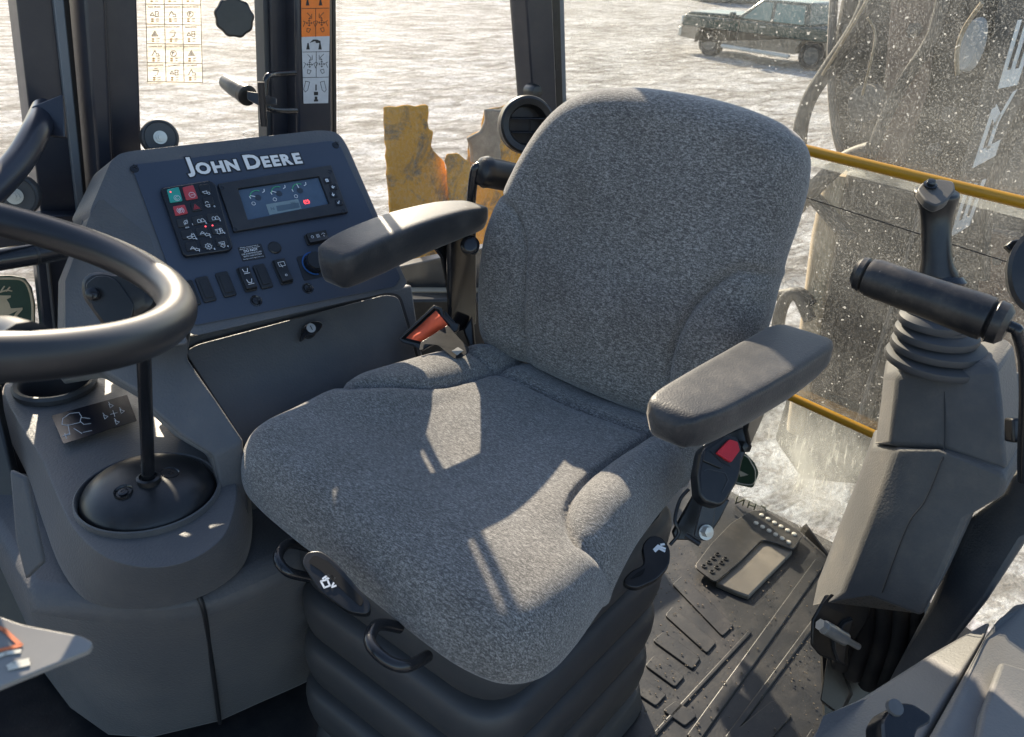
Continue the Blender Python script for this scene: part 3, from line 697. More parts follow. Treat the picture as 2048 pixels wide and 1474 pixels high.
def backrest():
    ol = [(.0, -.012), (.12, -.008), (.20, -.004), (.228, .015), (.241, .05), (.251, .113), (.254, .183), (.247, .227), (.232, .275), (.212, .334), (.183, .390), (.148, .430), (.1, .455), (.04, .467), (-.018, .471), (-.098, .470), (-.167, .462), (-.218, .448), (-.247, .425), (-.259, .389), (-.262, .336), (-.260, .281), (-.262, .225), (-.262, .184), (-.255, .10), (-.235, .03), (-.2, -.008), (-.1, -.012)]
    out = cat_rom([V((a, b, 0)) for a, b in ol], 8, True); n = len(out); Cn = V((0, .22, 0)); nr = []
    for i in range(n):
        T = (out[(i+1) % n]-out[i-1]).normalized(); m_ = V((T.y, -T.x, 0))
        if m_.dot(out[i]-Cn) < 0: m_ = -m_
        nr.append(m_)
    ls_ = cat_rom([V((.118, -.03, 0)), V((.119, .026, 0)), V((.134, .075, 0)), V((.143, .142, 0)), V((.153, .207, 0)), V((.185, .25, 0)), V((.25, .275, 0))], 5)
    rs_ = cat_rom([V((-.155, -.03, 0)), V((-.153, .037, 0)), V((-.144, .09, 0)), V((-.148, .146, 0)), V((-.167, .198, 0)), V((-.203, .245, 0)), V((-.262, .29, 0))], 5)
    def top(y, h):
        d = .004; ay = abs(y)
        k = smooth(.34, .22, h)
        d += .009*k*smooth(.11, .22, ay)
        d += .010*math.exp(-((h-.12)/.1)**2)*smooth(.16, .0, ay)
        d -= .008*smooth(.30, .46, h)
        p = ls_ if y > 0 else rs_
        dd = path_d(y, h, p); f = smooth(.30, .24, h)
        d -= (.009*math.exp(-(dd/.004)**2)+.003*math.exp(-(dd/.014)**2))*(.3+.7*f)
        d += .0015*noise.noise(V((y*5, h*5, 2)))
        return d
    R = .045; rows = []
    for k in range(1, 56):
        s = k/55; row = []
        for i in range(n):
            q = Cn+(out[i]-nr[i]*R-Cn)*s; row.append(BK(q.x, q.y, top(q.x, q.y)))
        rows.append(row)
    for a in (10, 20, 30, 40, 50, 60, 70, 80, 90, 105, 120, 140, 160, 175):
        al = math.radians(a); row = []
        for i in range(n):
            q = out[i]-nr[i]*R*(1-math.sin(al)); e = out[i]-nr[i]*R
            row.append(BK(q.x, q.y, top(e.x, e.y)-.045*(1-math.cos(al))))
        rows.append(row)
    vs, fs = loft(rows, True, False)
    c = len(vs); vs.append(BK(Cn.x, Cn.y, top(Cn.x, Cn.y))); fs += [[c, (i+1) % n, i] for i in range(n)]
    b = len(rows)-1; fs.append([b*n+i for i in range(n)])
    mk('backrest', (vs, fs), cloth, seat, ang=180)
    mk('back_shell', slab([BK(y, h, -.088) for y, h in [(.2, .0), (.225, .2), (.15, .41), (-.15, .43), (-.23, .4), (-.235, .0)]], BK(0, 0, -.02)-BK(0, 0, 0)), blackp, seat, bev=.012, seg=3)
backrest()
def armrest(side):
    # local: x from front (-) to pivot, section profile across y
    if side > 0: ctr = [(-.278, .253, .806), (-.252, .256, .810), (-.2, .262, .813), (-.12, .268, .815), (-.02, .274, .810), (.045, .276, .800)]
    else: ctr = [(-.312, -.318, .790), (-.285, -.322, .791), (-.21, -.330, .791), (-.12, -.337, .789), (-.045, -.340, .786), (-.018, -.340, .783)]
    w = [.034, .038, .040, .040, .036, .030] if side > 0 else [.032, .038, .042, .044, .044, .038]; hh = [.056, .060, .062, .060, .054, .044] if side > 0 else [.044, .050, .054, .056, .054, .044]
    rows = []
    P = cat_rom([V(c) for c in ctr], 4); m_ = len(P)
    for i, p in enumerate(P):
        f = i/(m_-1)*(len(w)-1); a = int(min(f, len(w)-2)); wi = w[a]*(1-f+a)+w[a+1]*(f-a); hi = hh[a]*(1-f+a)+hh[a+1]*(f-a)
        sec = []
        for q in range(28):
            t = 2*math.pi*q/28; cx, cz = math.cos(t), math.sin(t); e = .26
            sx = math.copysign(abs(cx)**e, cx); s_z = math.copysign(abs(cz)**e, cz)
            low = .72 if s_z < 0 else 1
            yy = wi*sx*(1-(1-low)*min(1, -s_z) if s_z < 0 else 1)
            sec.append(LS(p.x, p.y+yy, p.z-hi*.5+hi*.5*s_z*(1.15 if s_z < 0 else 1)-(.003 if s_z > 0 else 0)))
        rows.append(sec)
    # round the ends
    def end(row, dirx, k1, k2):
        c = sum(row, V())/len(row); r = []
        for f, dx in ((.93, k1*.6), (.75, k1), (.4, k2)):
            r.append([c+(v-c)*f+LS(dirx*dx, 0, 0)-LS(0, 0, 0) for v in row])
        return r
    a = end(rows[0], -1, .012, .018); b = end(rows[-1], 1, .010, .014)
    arm = mk('armrest', loft(a[::-1]+rows+b), armpad, seat, ang=180)
    if side > 0:
        mk('bracket', slab([LS(*p) for p in [(-.07, .315, .785), (.02, .312, .79), (.045, .312, .70), (.055, .312, .60), (.025, .312, .60), (-.0, .312, .70)]], LS(0, -.008, 0)-LS(0, 0, 0)), blackg, seat, bev=.003)
        c = hd(940, 490, 1.44)
        mk('pivot_cover', lathe(c, -ray(940, 490)+V((0, 0, .2)), [(.016, -.02), (.0165, .0), (.012, .004), (.009, .0045), (.0, .0045)], 24), blackg, seat)
        fr = Frame(c, cr, cu); 
    else:
        mk('bracket', slab([LS(*p) for p in [(-.03, -.30, .76), (.03, -.30, .76), (.06, -.285, .60), (.03, -.285, .56), (.0, -.285, .6)]], LS(0, .008, 0)-LS(0, 0, 0)), blackp, seat, bev=.003)
    return arm
armrest(1); armrest(-1)
def bellows():
    rows = []
    def loop(s, z, dx=0):
        x0, x1, y0, y1 = -.435*1-.01, .0, -.205, .185
        cx, cy = (x0+x1)/2, (y0+y1)/2
        p = [V((cx+(x-cx)*s, cy+(y-cy)*s, z)) for x, y in ((x0, y0), (x1, y0), (x1, y1), (x0, y1))]
        p = fillet(p, .075, 8)
        return [LS(q.x+dx, q.y, q.z) for q in p]
    zt = .43; rows.append(loop(.86, zt+.015)); rows.append(loop(.98, zt+.008))
    pitch = .092
    for k in range(4):
        z = zt-k*pitch
        for f, s in ((.0, .985), (.05, 1.02), (.12, 1.04), (.3, 1.05), (.55, 1.045), (.75, 1.03), (.84, 1.0), (.90, .94), (.95, .90)):
            rows.append(loop(s*(1+.0*k), z-f*pitch, -.004*k))
    rows.append(loop(.90, .055)); rows.append(loop(1.0, .05)); rows.append(loop(1.02, .045)); rows.append(loop(1.05, .004))
    mk('bellows', loft(rows), rubber, seat, ang=60)
    p = [LS(x, y, .455) for x, y in ((-.44, -.19), (.04, -.19), (.04, .2), (-.42, .2))]
    mk('suspension_frame', slab(fillet(p, .02), (0, 0, .055)), blackp, seat, bev=.004)
    rail = [LS(x, y, .452) for x, y in ((-.475, -.20), (-.455, -.215), (-.1, -.235), (-.1, -.22))]
    mk('slide_rail', slab([LS(-.46, -.06, .455), LS(-.455, -.225, .455), LS(-.44, -.225, .455), LS(-.445, -.06, .455)], (0, 0, .03)), blackp, seat, bev=.002)
bellows()
def handles():
    hm = blackg
    mk('adjustment_handle', tube([hd(618, 1095, 1.16), hd(575, 1088, 1.13), hd(556, 1115, 1.10), hd(575, 1143, 1.09), hd(618, 1155, 1.11)], .0068, 14), hm, seat)
    mk('adjustment_handle', tube([hd(800, 1255, 1.01), hd(755, 1250, .98), hd(740, 1285, .95), hd(775, 1322, .935), hd(815, 1332, .94), hd(855, 1312, .98)], .0072, 14), hm, seat)
    # paddle lever with slot
    def flatlever(outer, inner, t, name):
        fr = Frame(hd(*outer[0], t), cr, (cu*1+cf*.75))
        A = fillet([fr.at(*p) for p in outer], .01, 3)
        o = mk(name, slab(A, fr.n*-.012), blackp, seat, bev=.004, seg=3)
        if inner:
            mk('slot', slab(fillet([fr.at(*p, .0005) for p in inner], .004, 3), fr.n*.0006), flat('lever slot shade', (.004, .004, .005), .9), seat)
        return fr
    fr = flatlever([(603, 1125), (612, 1104), (640, 1100), (668, 1120), (742, 1205), (738, 1228), (700, 1225), (640, 1182)], [(616, 1125), (628, 1110), (655, 1122), (728, 1200), (722, 1214), (640, 1140)], 1.0, 'adjustment_lever')
    S = [[(642, 1163), (655, 1160), (660, 1172), (649, 1176), (642, 1163)], [(652, 1158), (662, 1156), (669, 1164), (665, 1172)], [(646, 1158), (654, 1152), (664, 1153), (670, 1158)], [(664, 1175), (672, 1172)]]
    mk('seat_symbol', strokes(fr, [[fr.px(*p) for p in L] for L in S], .0022, .0008, .0003), whitei, seat)
    fr = flatlever([(1242, 1165), (1262, 1140), (1290, 1130), (1283, 1090), (1300, 1071), (1322, 1072), (1341, 1095), (1340, 1130), (1315, 1158), (1270, 1178)], [(1258, 1160), (1275, 1145), (1292, 1135), (1285, 1150)], 1.10, 'adjustment_lever')
    S = [[(1308, 1100), (1316, 1092), (1330, 1098)], [(1310, 1103), (1317, 1097), (1329, 1103)], [(1322, 1090), (1328, 1089)]]
    mk('seat_symbol', strokes(fr, [[fr.px(*p) for p in L] for L in S], .003, .0008, .0003), whitei, seat)
handles()
def buckle():
    t = 1.13
    fr = Frame(hd(1440, 950, t), cr*.96+cf*.28, cu*.95+cf*.28)
    outer = [(1404, 905), (1408, 893), (1432, 880), (1450, 870), (1470, 872), (1484, 890), (1484, 940), (1478, 965), (1452, 1008), (1440, 1016), (1412, 1008), (1398, 990), (1396, 950)]
    def bp(x, y, h): return fr.at(x, y, h)
    body = [(1404, 905), (1410, 893), (1430, 880), (1450, 869), (1470, 872), (1484, 888), (1484, 938), (1476, 965), (1450, 1008), (1438, 1014), (1412, 1006), (1400, 992), (1396, 950)]
    fo = fillet([bp(x, y, 0) for x, y in body], .004, 3); cc_ = sum(fo, V())/len(fo)
    b = mk('belt_buckle', loft([[cc_+(p-cc_)*.9-fr.n*.028 for p in fo], [p-fr.n*.022 for p in fo], [p-fr.n*.004 for p in fo], [cc_+(p-cc_)*.93 for p in fo]]), blackp, seat, bev=.0015)
    mk('button_recess', slab([bp(x, y, .0002) for x, y in [(1418, 900), (1452, 872), (1472, 875), (1481, 892), (1481, 915), (1462, 934), (1440, 922)]], fr.n*.0006), blacki, b)
    mk('release_button', slab(fillet([bp(x, y, .0008) for x, y in [(1430, 907), (1456, 880), (1472, 885), (1476, 902), (1459, 926), (1446, 918)]], .002, 3), fr.n*.005), redp, b, bev=.002)
    mk('button_step', slab([bp(x, y, .0004) for x, y in [(1408, 902), (1428, 912), (1446, 932), (1440, 938), (1404, 922)]], fr.n*.003), blackp, b, bev=.001)
    mk('panel_line', strokes(fr, [[fr.px(*p) for p in [(1408, 942), (1415, 938), (1450, 946), (1456, 960), (1444, 985)]]], .001, .0006), rubber, b)
    mk('strap_plate', slab([hd(x, y, 1.15) for x, y in [(1405, 1005), (1432, 1010), (1425, 1060), (1398, 1078), (1388, 1072)]], cf*.006), steelblk, seat, bev=.001)
    mk('side_bracket', slab([hd(x, y, 1.19) for x, y in [(1388, 990), (1460, 1000), (1440, 1040), (1412, 1082), (1350, 1080), (1345, 1065)]], cf*.01), blackp, seat, bev=.002)
    mk('pin', tube([hd(1371, 1070, 1.16), hd(1400, 1088, 1.155)], .004, 10), steelblk, seat)
    mk('anchor_bolt', join(lathe(hd(1411, 1064, 1.15), -cf+cr*.2, [(.010, 0), (.0105, .003), (0, .003)], 20), lathe(hd(1413, 1063, 1.145), -cf+cr*.5, [(.0075, -.004), (.0075, .006), (.0, .007)], 6)), steel, seat)
    mk('cable', tube([hd(1378, 978, 1.17), hd(1360, 1000, 1.17), hd(1350, 1040, 1.16), hd(1358, 1065, 1.16), hd(1340, 1090, 1.16)], .0025, 8), blackp, seat)
    mk('seat_back_hinge', slab([hd(x, y, 1.28) for x, y in [(1452, 868), (1500, 850), (1502, 880), (1485, 920), (1478, 950), (1455, 1000), (1430, 1010)]], cf*.02), steelblk, seat, bev=.002)
    mk('hinge_bolt', lathe(hd(1489, 893, 1.26), -cf+cr*.5, [(.009, -.01), (.009, .006), (0, .008)], 6), blackp, seat)

buckle()
def belt():
    # black open housing with orange webbing and a metal tongue lying over the cushion edge
    h = mk('belt_housing', ringslab([hd(x, y, 1.47) for x, y in [(796, 677), (868, 610), (885, 616), (888, 630), (905, 645), (918, 648), (916, 660), (842, 702), (826, 690), (806, 686)]],
                                    [hd(x, y, 1.47) for x, y in [(803, 677), (868, 617), (878, 620), (880, 632), (898, 650), (900, 652), (895, 656), (843, 688), (828, 684), (812, 680)]], cf*.03), blackp, seat, bev=.0015)
    mk('housing_floor', slab([hd(x, y, 1.50) for x, y in [(798, 680), (868, 612), (890, 622), (915, 650), (842, 700)]], cf*.006), blackp, seat)
    rows = []
    for k in range(9):
        f = k/8; a = (812+(872-812)*f, 676+(621-676)*f)
        row = []
        for j in range(7):
            q = j/6; ex, ey = (846, 684), (896, 650)
            e = (ex[0]+(ey[0]-ex[0])*f, ex[1]+(ey[1]-ex[1])*f)
            x = a[0]+(e[0]-a[0])*q; y = a[1]+(e[1]-a[1])*q
            row.append(hd(x, y, 1.475-.018*math.sin(q*math.pi)-.003*math.sin(f*9)))
        rows.append(row)
    mk('webbing', loft(rows, False, False), orangeweb, seat, ang=180)
    tg = [(868, 668), (895, 650), (918, 676), (938, 697), (937, 706), (922, 716), (909, 718), (875, 690), (848, 688), (846, 700), (838, 700), (842, 684)]
    TT = lambda y: 1.452-.045*max(0, min(1, (y-655)/50))
    o_ = fillet([hd(x, y, TT(y)) for x, y in tg], .004, 3)
    mk('latch_tongue', slab(o_, cf*.003), blackp, seat, bev=.0008)
    mk('tongue_hole', slab([hd(x, y, TT(y)-.002) for x, y in [(903, 702), (916, 694), (927, 701), (914, 711)]], cf*.0004), flat('cloth seen through hole', (.3, .29, .27), .8), seat)
    mk('belt_stalk', tube([hd(895, 520, 1.52), hd(899, 560, 1.53), hd(905, 640, 1.55), hd(905, 700, 1.55)], .006, 10), blackp, seat)
    mk('seat_frame_arm', slab([LS(*p) for p in [(.0, .292, .56), (-.005, .292, .66), (-.008, .292, .755), (.03, .292, .785), (.06, .292, .78), (.07, .292, .56)]], LS(0, -.01, 0)-LS(0, 0, 0)), blackg, seat, bev=.003)  # black side plate, widened behind the backrest to keep sun off the cushion
    mk('hip_shield', slab([hd(x, y, 1.53) for x, y in [(925, 660), (945, 630), (950, 690), (985, 715), (965, 735), (940, 700)]], cf*.03), blackp, seat, bev=.004)
belt()
# ------------------------------------------------------------------ display console
PF = Frame((.372, 1.35, .872), (1, 0, 0), (0, .186, .187))     # panel face, u along the cab, v up the slope
def side_console():
    t = thing('side_console', 'dark plastic side console with a slate blue control panel and lockable storage door', 'console', (.55, 1.2, 0))
    # body: outer rim around the panel
    rim = [(222, 322), (238, 308), (262, 302), (640, 260), (676, 264), (694, 290), (812, 560), (814, 566), (806, 578), (390, 672), (368, 660), (200, 470), (176, 430)]
    n = len(rim)
    f0 = [PF.at(x, y, .004) for x, y in fillet([V((a, b, 0)) for a, b in rim], 12, 3) for x, y in [(x, y)]] if False else None
    R2 = [(v.x, v.y) for v in fillet([V((a, b, 0)) for a, b in rim], [8, 8, 20, 30, 24, 20, 30, 14, 14, 20, 20, 40, 20], 4)]
    face = [PF.at(x, y, .004) for x, y in R2]
    back = [p+V((0, .10, -.03)) for p in face]
    zm = [p.z for p in face]; z0_, z1_ = min(zm), max(zm)
    mk('housing', loft([face, [p+V((0, .12, .03-.08*smooth(z0_+.02, z1_-.03, p.z))) for p in face]]), charcoal, t, bev=.007, seg=3)
    # left flank of the housing (lighter facet)
    mk('flank', slab([PF.at(226, 330, .0), PF.at(180, 432, .0), hd(128, 560, 1.30), hd(126, 665, 1.28), hd(250, 700, 1.20), hd(380, 690, 1.22), PF.at(262, 330, .0)], (0, .05, -.02)), charcoal, t, bev=.006, seg=3)
    pf = mk('control_panel', slab(quadpx(PF, [(262, 331), (664, 282), (680, 292), (801, 556), (790, 574), (388, 652), (374, 640)], .006, .0045), PF.n*.002), facep, t, bev=.0008)
    # lower lip and storage door
    lipA = [hd(372, 700, 1.262), hd(815, 606, 1.487)]
    # surface below the panel slopes outward, then falls to the floor
    A, B = V((.33, 1.19, .625)), V((.79, 1.19, .625)); A2, B2 = V((.37, 1.165, .60)), V((.80, 1.165, .60))
    DF = Frame(hx(372, 700, .372), (1, 0, 0), V((0, .30, .95)))
    # door plane through the corner (375,710) leaning outwards
    o = hz(380, 694, .615); DF = Frame(o, (1, 0, 0), V((0, .62, .78)))
    body = [(372, 672), (824, 570), (840, 680), (900, 1000), (960, 1200), (560, 1200), (492, 1000), (480, 880), (360, 715)]
    mk('lower_body', slab([DF.at(x, y, -.004) for x, y in body], V((0, .14, -.03))), charcoal, t, bev=.004)
    # rail between door and panel
    def sheet(r1, r2, vec):
        a = [r1, r2, [p+V(vec) for p in r2], [p+V(vec) for p in r1]]
        n_ = len(r1); vs = [p for r in a for p in r]; fs = []
        for k in range(4):
            for i in range(n_-1): fs.append([k*n_+i, k*n_+i+1, ((k+1) % 4)*n_+i+1, ((k+1) % 4)*n_+i])
        fs.append([0, n_, 2*n_, 3*n_]); fs.append([n_-1, 4*n_-1, 3*n_-1, 2*n_-1])
        return vs, fs
    mk('lower_flank', sheet([hd(*q) for q in [(120, 600, 1.36), (250, 620, 1.31), (384, 652, 1.275), (374, 716, 1.262), (432, 800, 1.235), (486, 880, 1.22), (506, 1110, 1.25)]],
                            [hd(*q) for q in [(120, 760, 1.36), (205, 745, 1.30), (285, 790, 1.245), (300, 815, 1.235), (360, 870, 1.215), (425, 910, 1.20), (470, 1120, 1.23)]], (.02, .10, -.06)), charcoal, t, bev=.005, seg=3)
    dpts = [(369, 704), (392, 690), (770, 590), (796, 594), (822, 680), (900, 980), (560, 1030), (478, 872)]
    d = mk('storage_door', slab(quadpx(DF, dpts, .012, .0015, 5), DF.n*.003), charcoal, t, bev=.0015)
    mk('door_gap', slab(quadpx(DF, [(366, 703), (392, 686), (771, 586), (800, 591), (826, 680), (904, 984), (558, 1034), (474, 874)], .013, -.0035, 5), DF.n*.0042), blacki, t)
    lf = DF.sub(612, 668, math.radians(8))
    k = mk('door_latch', join(slab(fillet([lf.P(*p, .012) for p in [(-.024, -.009), (-.016, -.001), (-.006, .010), (.012, .012), (.023, .008), (.026, .001), (.016, -.006), (.002, -.010), (-.012, -.007), (-.019, -.011)]], .003, 2), lf.n*.010), lathe(lf.P(.002, 0, .003), lf.n, [(.011, 0), (.011, .012), (0, .012)], 20)), blackg, t, bev=.0015)
    mk('key_barrel', join(lathe(lf.P(.003, .003, .022), lf.n, [(.0078, 0), (.0078, .0012), (.0, .0013)], 24)), flat('pale lock face', (.55, .56, .58), .3, .3), k)
    mk('keyhole', slab([lf.P(*p, .0236) for p in [(.0022, -.001), (.0038, -.001), (.0038, .007), (.0022, .007)]], lf.n*.0003), blacki, k)
    # --- panel furniture
    def screw(x, y, r=.0065, fr=PF, par=t, cup=False):
        s = mk('screw', lathe(fr.at(x, y, .006), fr.n, [(r, 0), (r*.95, .0012), (r*.6, .0018), (0, .0016)] if not cup else [(r*1.5, 0), (r*1.5, .0014), (r*1.25, .002), (r*.95, .0008), (r*.9, .002), (r*.5, .003), (0, .003)], 20), blackg, par)
        c = fr.px(x, y); mk('cross_slot', strokes(fr, [[(c[0]-r*.55, c[1]-r*.2), (c[0]+r*.55, c[1]+r*.2)], [(c[0]-r*.2, c[1]+r*.55), (c[0]+r*.2, c[1]-r*.55)]], r*.22, .0082 if not cup else .0092), greyink if False else blacki, s)
    screw(269, 338, .0065); screw(671, 291, .0065); screw(512, 602, .0062, cup=True); screw(615, 577, .0062, cup=True)
    # lettering
    a0, b0 = PF.px(376, 357); a1, b1 = PF.px(607, 331)
    ax = V((a1-a0, b1-b0, 0)); ang = math.atan2(b1-b0, a1-a0); L = ax.length
    LF = Frame(PF.P(a0, b0, .0065), PF.u*math.cos(ang)+PF.v*math.sin(ang), PF.v*math.cos(ang)-PF.u*math.sin(ang))
    def word(off, h, e=0):
        big, sm = .0345, .0262; P = []
        glyphs = [('J', big, -.002), ('O', sm, 0), ('H', sm, 0), ('N', sm, 0), (' ', sm, 0), ('D', big, 0), ('E', sm, 0), ('E', sm, 0), ('R', sm, 0), ('E', sm, 0)]
        x = 0; out = []
        for ch, s, dy in glyphs:
            if ch == ' ': x += .0085; continue
            v, f = txt(ch, Frame((0, 0, 0), (1, 0, 0), (0, 1, 0)), 0, 0, s, 0, off, 0, 'LEFT')
            v0, _ = txt(ch, Frame((0, 0, 0), (1, 0, 0), (0, 1, 0)), 0, 0, s, 0, .0012, 0, 'LEFT')
            mnx, mxx = min(q.x for q in v0), max(q.x for q in v0); mny = min(q.y for q in v0)
            out.append(([V((q.x-mnx+x, q.y-mny+dy, 0)) for q in v], f)); x += (mxx-mnx)+.0028
        vs, fs = join(*out); k_ = L/x
        return [LF.P(v.x*k_, v.y*1.02, h) for v in vs], fs
    mk('lettering_outline', word(.0034, .0004), blacki, t); mk('lettering', word(.0013, .0010), silver, t)
    # keypad
    KF = Frame(PF.at(318, 382), PF.at(417, 367)-PF.at(318, 382), PF.at(318, 382)-PF.at(366, 517))
    kp = mk('keypad', slab(quadpx(PF, [(319, 382), (417, 366), (430, 374), (464, 500), (456, 506), (372, 518), (364, 512)], .004, .0065), PF.n*.009), blackg, t, bev=.0022, seg=3)
    kh = .0165
    def key(pts, m, name='key', h=kh-.0015): return mk(name, slab(quadpx(PF, pts, .0022, h), PF.n*.0022), m, kp, bev=.0008)
    # pixel corrections: keys sit above the plane, shift handled by quadpx at height
    gm = flat('teal key', (.03, .34, .27), .4); rm = flat('red key', (.50, .05, .06), .4)
    key([(333, 380), (357, 375), (365, 403), (340, 407)], gm); key([(364, 376), (386, 371), (396, 398), (372, 402)], rm); key([(345, 414), (369, 410), (376, 428), (351, 433)], rm)
    for r_, (y0, x0) in enumerate(((440, 352), (463, 360), (487, 368))):
        for c_ in range(3):
            x = x0+c_*30+r_*.5; y = y0-c_*5
            key([(x, y), (x+22, y-3.5), (x+27, y+13), (x+5, y+16.5)], blackp)
    for x, y in ((397, 372), (404, 397), (380, 408)):
        key([(x, y), (x+20, y-3.5), (x+25, y+13), (x+5, y+16.5)], blackp)
    K = Frame(PF.at(350, 392, kh+.001), PF.at(417, 367)-PF.at(319, 382), PF.at(319, 382)-PF.at(366, 517))
    def icon(x, y, lines, s=.0042, m=whitei, w=.0006):
        a, b = K.px(x, y)
        return strokes(K, [[(a+p*s, b+q*s) for p, q in L_] for L_ in lines], w, .0002)
    ring = arc(0, 0, 1, 0, 360, 14); P_ = [[(-.3, -.5), (-.3, .5), (.2, .5), (.35, .3), (.2, 0), (-.3, 0)]]
    leaf = [[(-.8, -.6), (-.9, .1), (-.4, .8), (.7, 1), (.7, 0), (.2, -.6), (-.8, -.6)], [(-.9, -1), (.3, .5)]]
    buck = [[(-1.1, .2), (-.6, -.5), (.1, -.5), (.3, .3), (-1.1, .2)]]; cyl = [[(.5, -.8), (1.4, -.8), (1.4, .7), (.5, .7), (.5, -.8)], [(.5, 0), (1.4, 0)], [(.7, .7), (.7, 1.1)], [(1.2, .7), (1.2, 1.1)]]
    exc = [[(-1.3, .1), (-.4, .9), (.1, .2)], [(-1.3, .1), (-.3, .3), (.1, -.3)], [(.2, -.7), (1.4, -.7), (1.4, -.3), (.9, -.2), (.6, .2), (.2, -.1), (.2, -.7)]]
    lamp = [arc(-.7, .1, .45, 0, 180, 6), [(-1.2, .1), (-1.2, -.6), (-.2, -.6), (-.2, .1)], arc(.5, .1, .45, 0, 180, 6), [(0, .1), (0, -.6), (1.3, -.6), (.95, .1)]]
    gear = [arc(0, 0, 1, 0, 360, 14), [(-.4, -.45), (0, .55), (.4, -.45)], [(-.2, -.1), (.2, -.1)]]+[[(1.0*math.cos(a), 1.0*math.sin(a)), (1.3*math.cos(a), 1.3*math.sin(a))] for a in [i*.785 for i in range(8)]]
    shield = [[(-.9, .8), (.8, .8), (.5, -.7), (0, -1), (-.7, -.5), (-.2, .3), (-.9, .4)], [(-.3, .1), (.5, .1)], [(.1, .45), (.1, -.3)]]
    W = [icon(354, 396, [ring, arc(0, 0, .5, 40, 320, 8)], .0045), icon(384, 390, [ring, [(-.5, 0), (.5, 0)]], .0045), icon(361, 421, [arc(0, 0, .85, 0, 360, 12)]+P_+[arc(0, 0, 1.35, 120, 240, 5), arc(0, 0, 1.35, -60, 60, 5)], .0038),
         icon(412, 384, buck+[arc(.6, -.6, .4, 0, 360, 8)], .005), icon(418, 411, buck+[arc(-.3, .9, .5, 0, 180, 5)], .005),
         icon(372, 445, leaf, .0036), icon(402, 441, lamp, .0046), icon(431, 436, lamp, .0046), icon(381, 474, buck+cyl, .0048), icon(409, 468, exc, .0052), icon(437, 463, shield[:1]+cyl, .0046),
         icon(389, 498, exc, .0048), icon(417, 493, gear, .0042), icon(445, 489, shield, .0052)]
    for d_, x, y in (('0', 429, 413), ('1', 385, 449), ('2', 412, 446), ('3', 440, 441), ('4', 393, 478), ('5', 421, 474), ('6', 449, 466), ('7', 399, 502), ('8', 429, 498), ('9', 456, 493)):
        a, b = K.px(x, y); W.append(txt(d_, K, a, b, .0042, .0002, .0001))
    a, b = K.px(374, 454); W.append(txt('ECO', K, a, b-.001, .0028, .0002, .00005))
    mk('key_symbols', join(*W), whitei, kp)
    mk('hazard_symbol', icon(392, 414, [[(-1, -.7), (1, -.7), (0, 1), (-1, -.7)], [(-.4, -.4), (.4, -.4), (0, .4), (-.4, -.4)]], .0045, w=.0008), rm, kp)
    led = flat('red indicator glow', (.7, .04, .06), .4, 0, (1, .08, .1), .9)
    for x, y in ((341, 384), (411, 453), (425, 451)):
        mk('indicator', lathe(PF.at(x, y, kh+.0008), PF.n, [(.0013, 0), (.0013, .0004), (0, .0004)], 10), led, kp)
    # display
    dp = mk('display', ringslab([PF.at(x, y, .0065) for x, y in [(434, 372), (660, 334), (694, 428), (467, 467)]], [PF.at(x, y, .0065) for x, y in [(474, 381), (636, 356), (657, 411), (494, 444)]], PF.n*.007), plastic('dark display bezel', (.022, .023, .027), .5, 500, .3, .3), t, bev=.0012)
    scr = mk('screen', slab([PF.at(x, y, .0075) for x, y in [(474, 381), (636, 356), (657, 411), (494, 444)]], PF.n*.001), flat('blue grey display glass', (.075, .11, .16), .12), dp)
    SF = Frame(PF.at(565, 400, .0088), PF.at(636, 356)-PF.at(474, 381), PF.at(474, 381)-PF.at(494, 444))
    grn, wht = [], []
    for gx, gy, aN in ((516, 395, 155), (558, 387, 150), (600, 381, 95)):
        a, b = SF.px(gx, gy); r = .0125
        grn.append(strokes(SF, [[(a+p, b+q) for p, q in arc(0, 0, r, 60, 165, 12)]], .0013, .0003))
        wht.append(strokes(SF, [[(a+r*.4*math.cos(math.radians(aN)), b+r*.4*math.sin(math.radians(aN))), (a+r*.95*math.cos(math.radians(aN)), b+r*.95*math.sin(math.radians(aN)))], [(a+r*math.cos(.6), b+r*math.sin(.6)), (a+r*1.35*math.cos(.55), b+r*1.35*math.sin(.55)), (a+r*1.2, b+r*1.0)],
                                [(a-r, b), (a-r*1.05, b+r*.3)]], .0012, .0005))
        wht.append(strokes(SF, [[(a-r*.9+p, b-r*.75+q) for p, q in arc(0, 0, .003, 0, 360, 8)]], .0007, .0005))
        mk('gauge_hub', lathe(SF.P(a, b), SF.n, [(.0052, 0), (.0052, .0002), (0, .0002)], 18), flat('gauge hub shade', (.03, .04, .055), .4), scr)
    mk('gauge_arc', join(*grn), flat('green gauge arc', (.08, .45, .2), .5), scr); mk('gauge_needle', join(*wht), whitei, scr)
    lcd = mk('lcd_window', slab([SF.at(x, y, .0002) for x, y in [(532, 409), (596, 398), (603, 418), (539, 430)]], SF.n*.0002), flat('lcd grey', (.22, .28, .29), .3), scr)
    a, b = SF.px(545, 418); P2 = [txt('N', SF, a, b, .008, .0004, .0001)]; a, b = SF.px(588, 406); P2.append(txt('900', SF, a-.002, b, .0055, .0004))
    P2.append(slab([SF.at(x, y, .0004) for x, y in [(552, 412), (597, 405), (600, 415), (555, 423)]], SF.n*.0002))
    mk('lcd_text', join(*P2), flat('lcd ink', (.09, .13, .16), .4), lcd)
    a, b = SF.px(613, 404); mk('brake_lamp', join(strokes(SF, [[(a+p, b+q) for p, q in arc(0, 0, .0032, 0, 360, 12)], [(a+p, b+q) for p, q in arc(0, 0, .0048, 130, 230, 5)], [(a+p, b+q) for p, q in arc(0, 0, .0048, -50, 50, 5)]], .0008, .0004), txt('P', SF, a, b, .005, .0005)), led, scr)
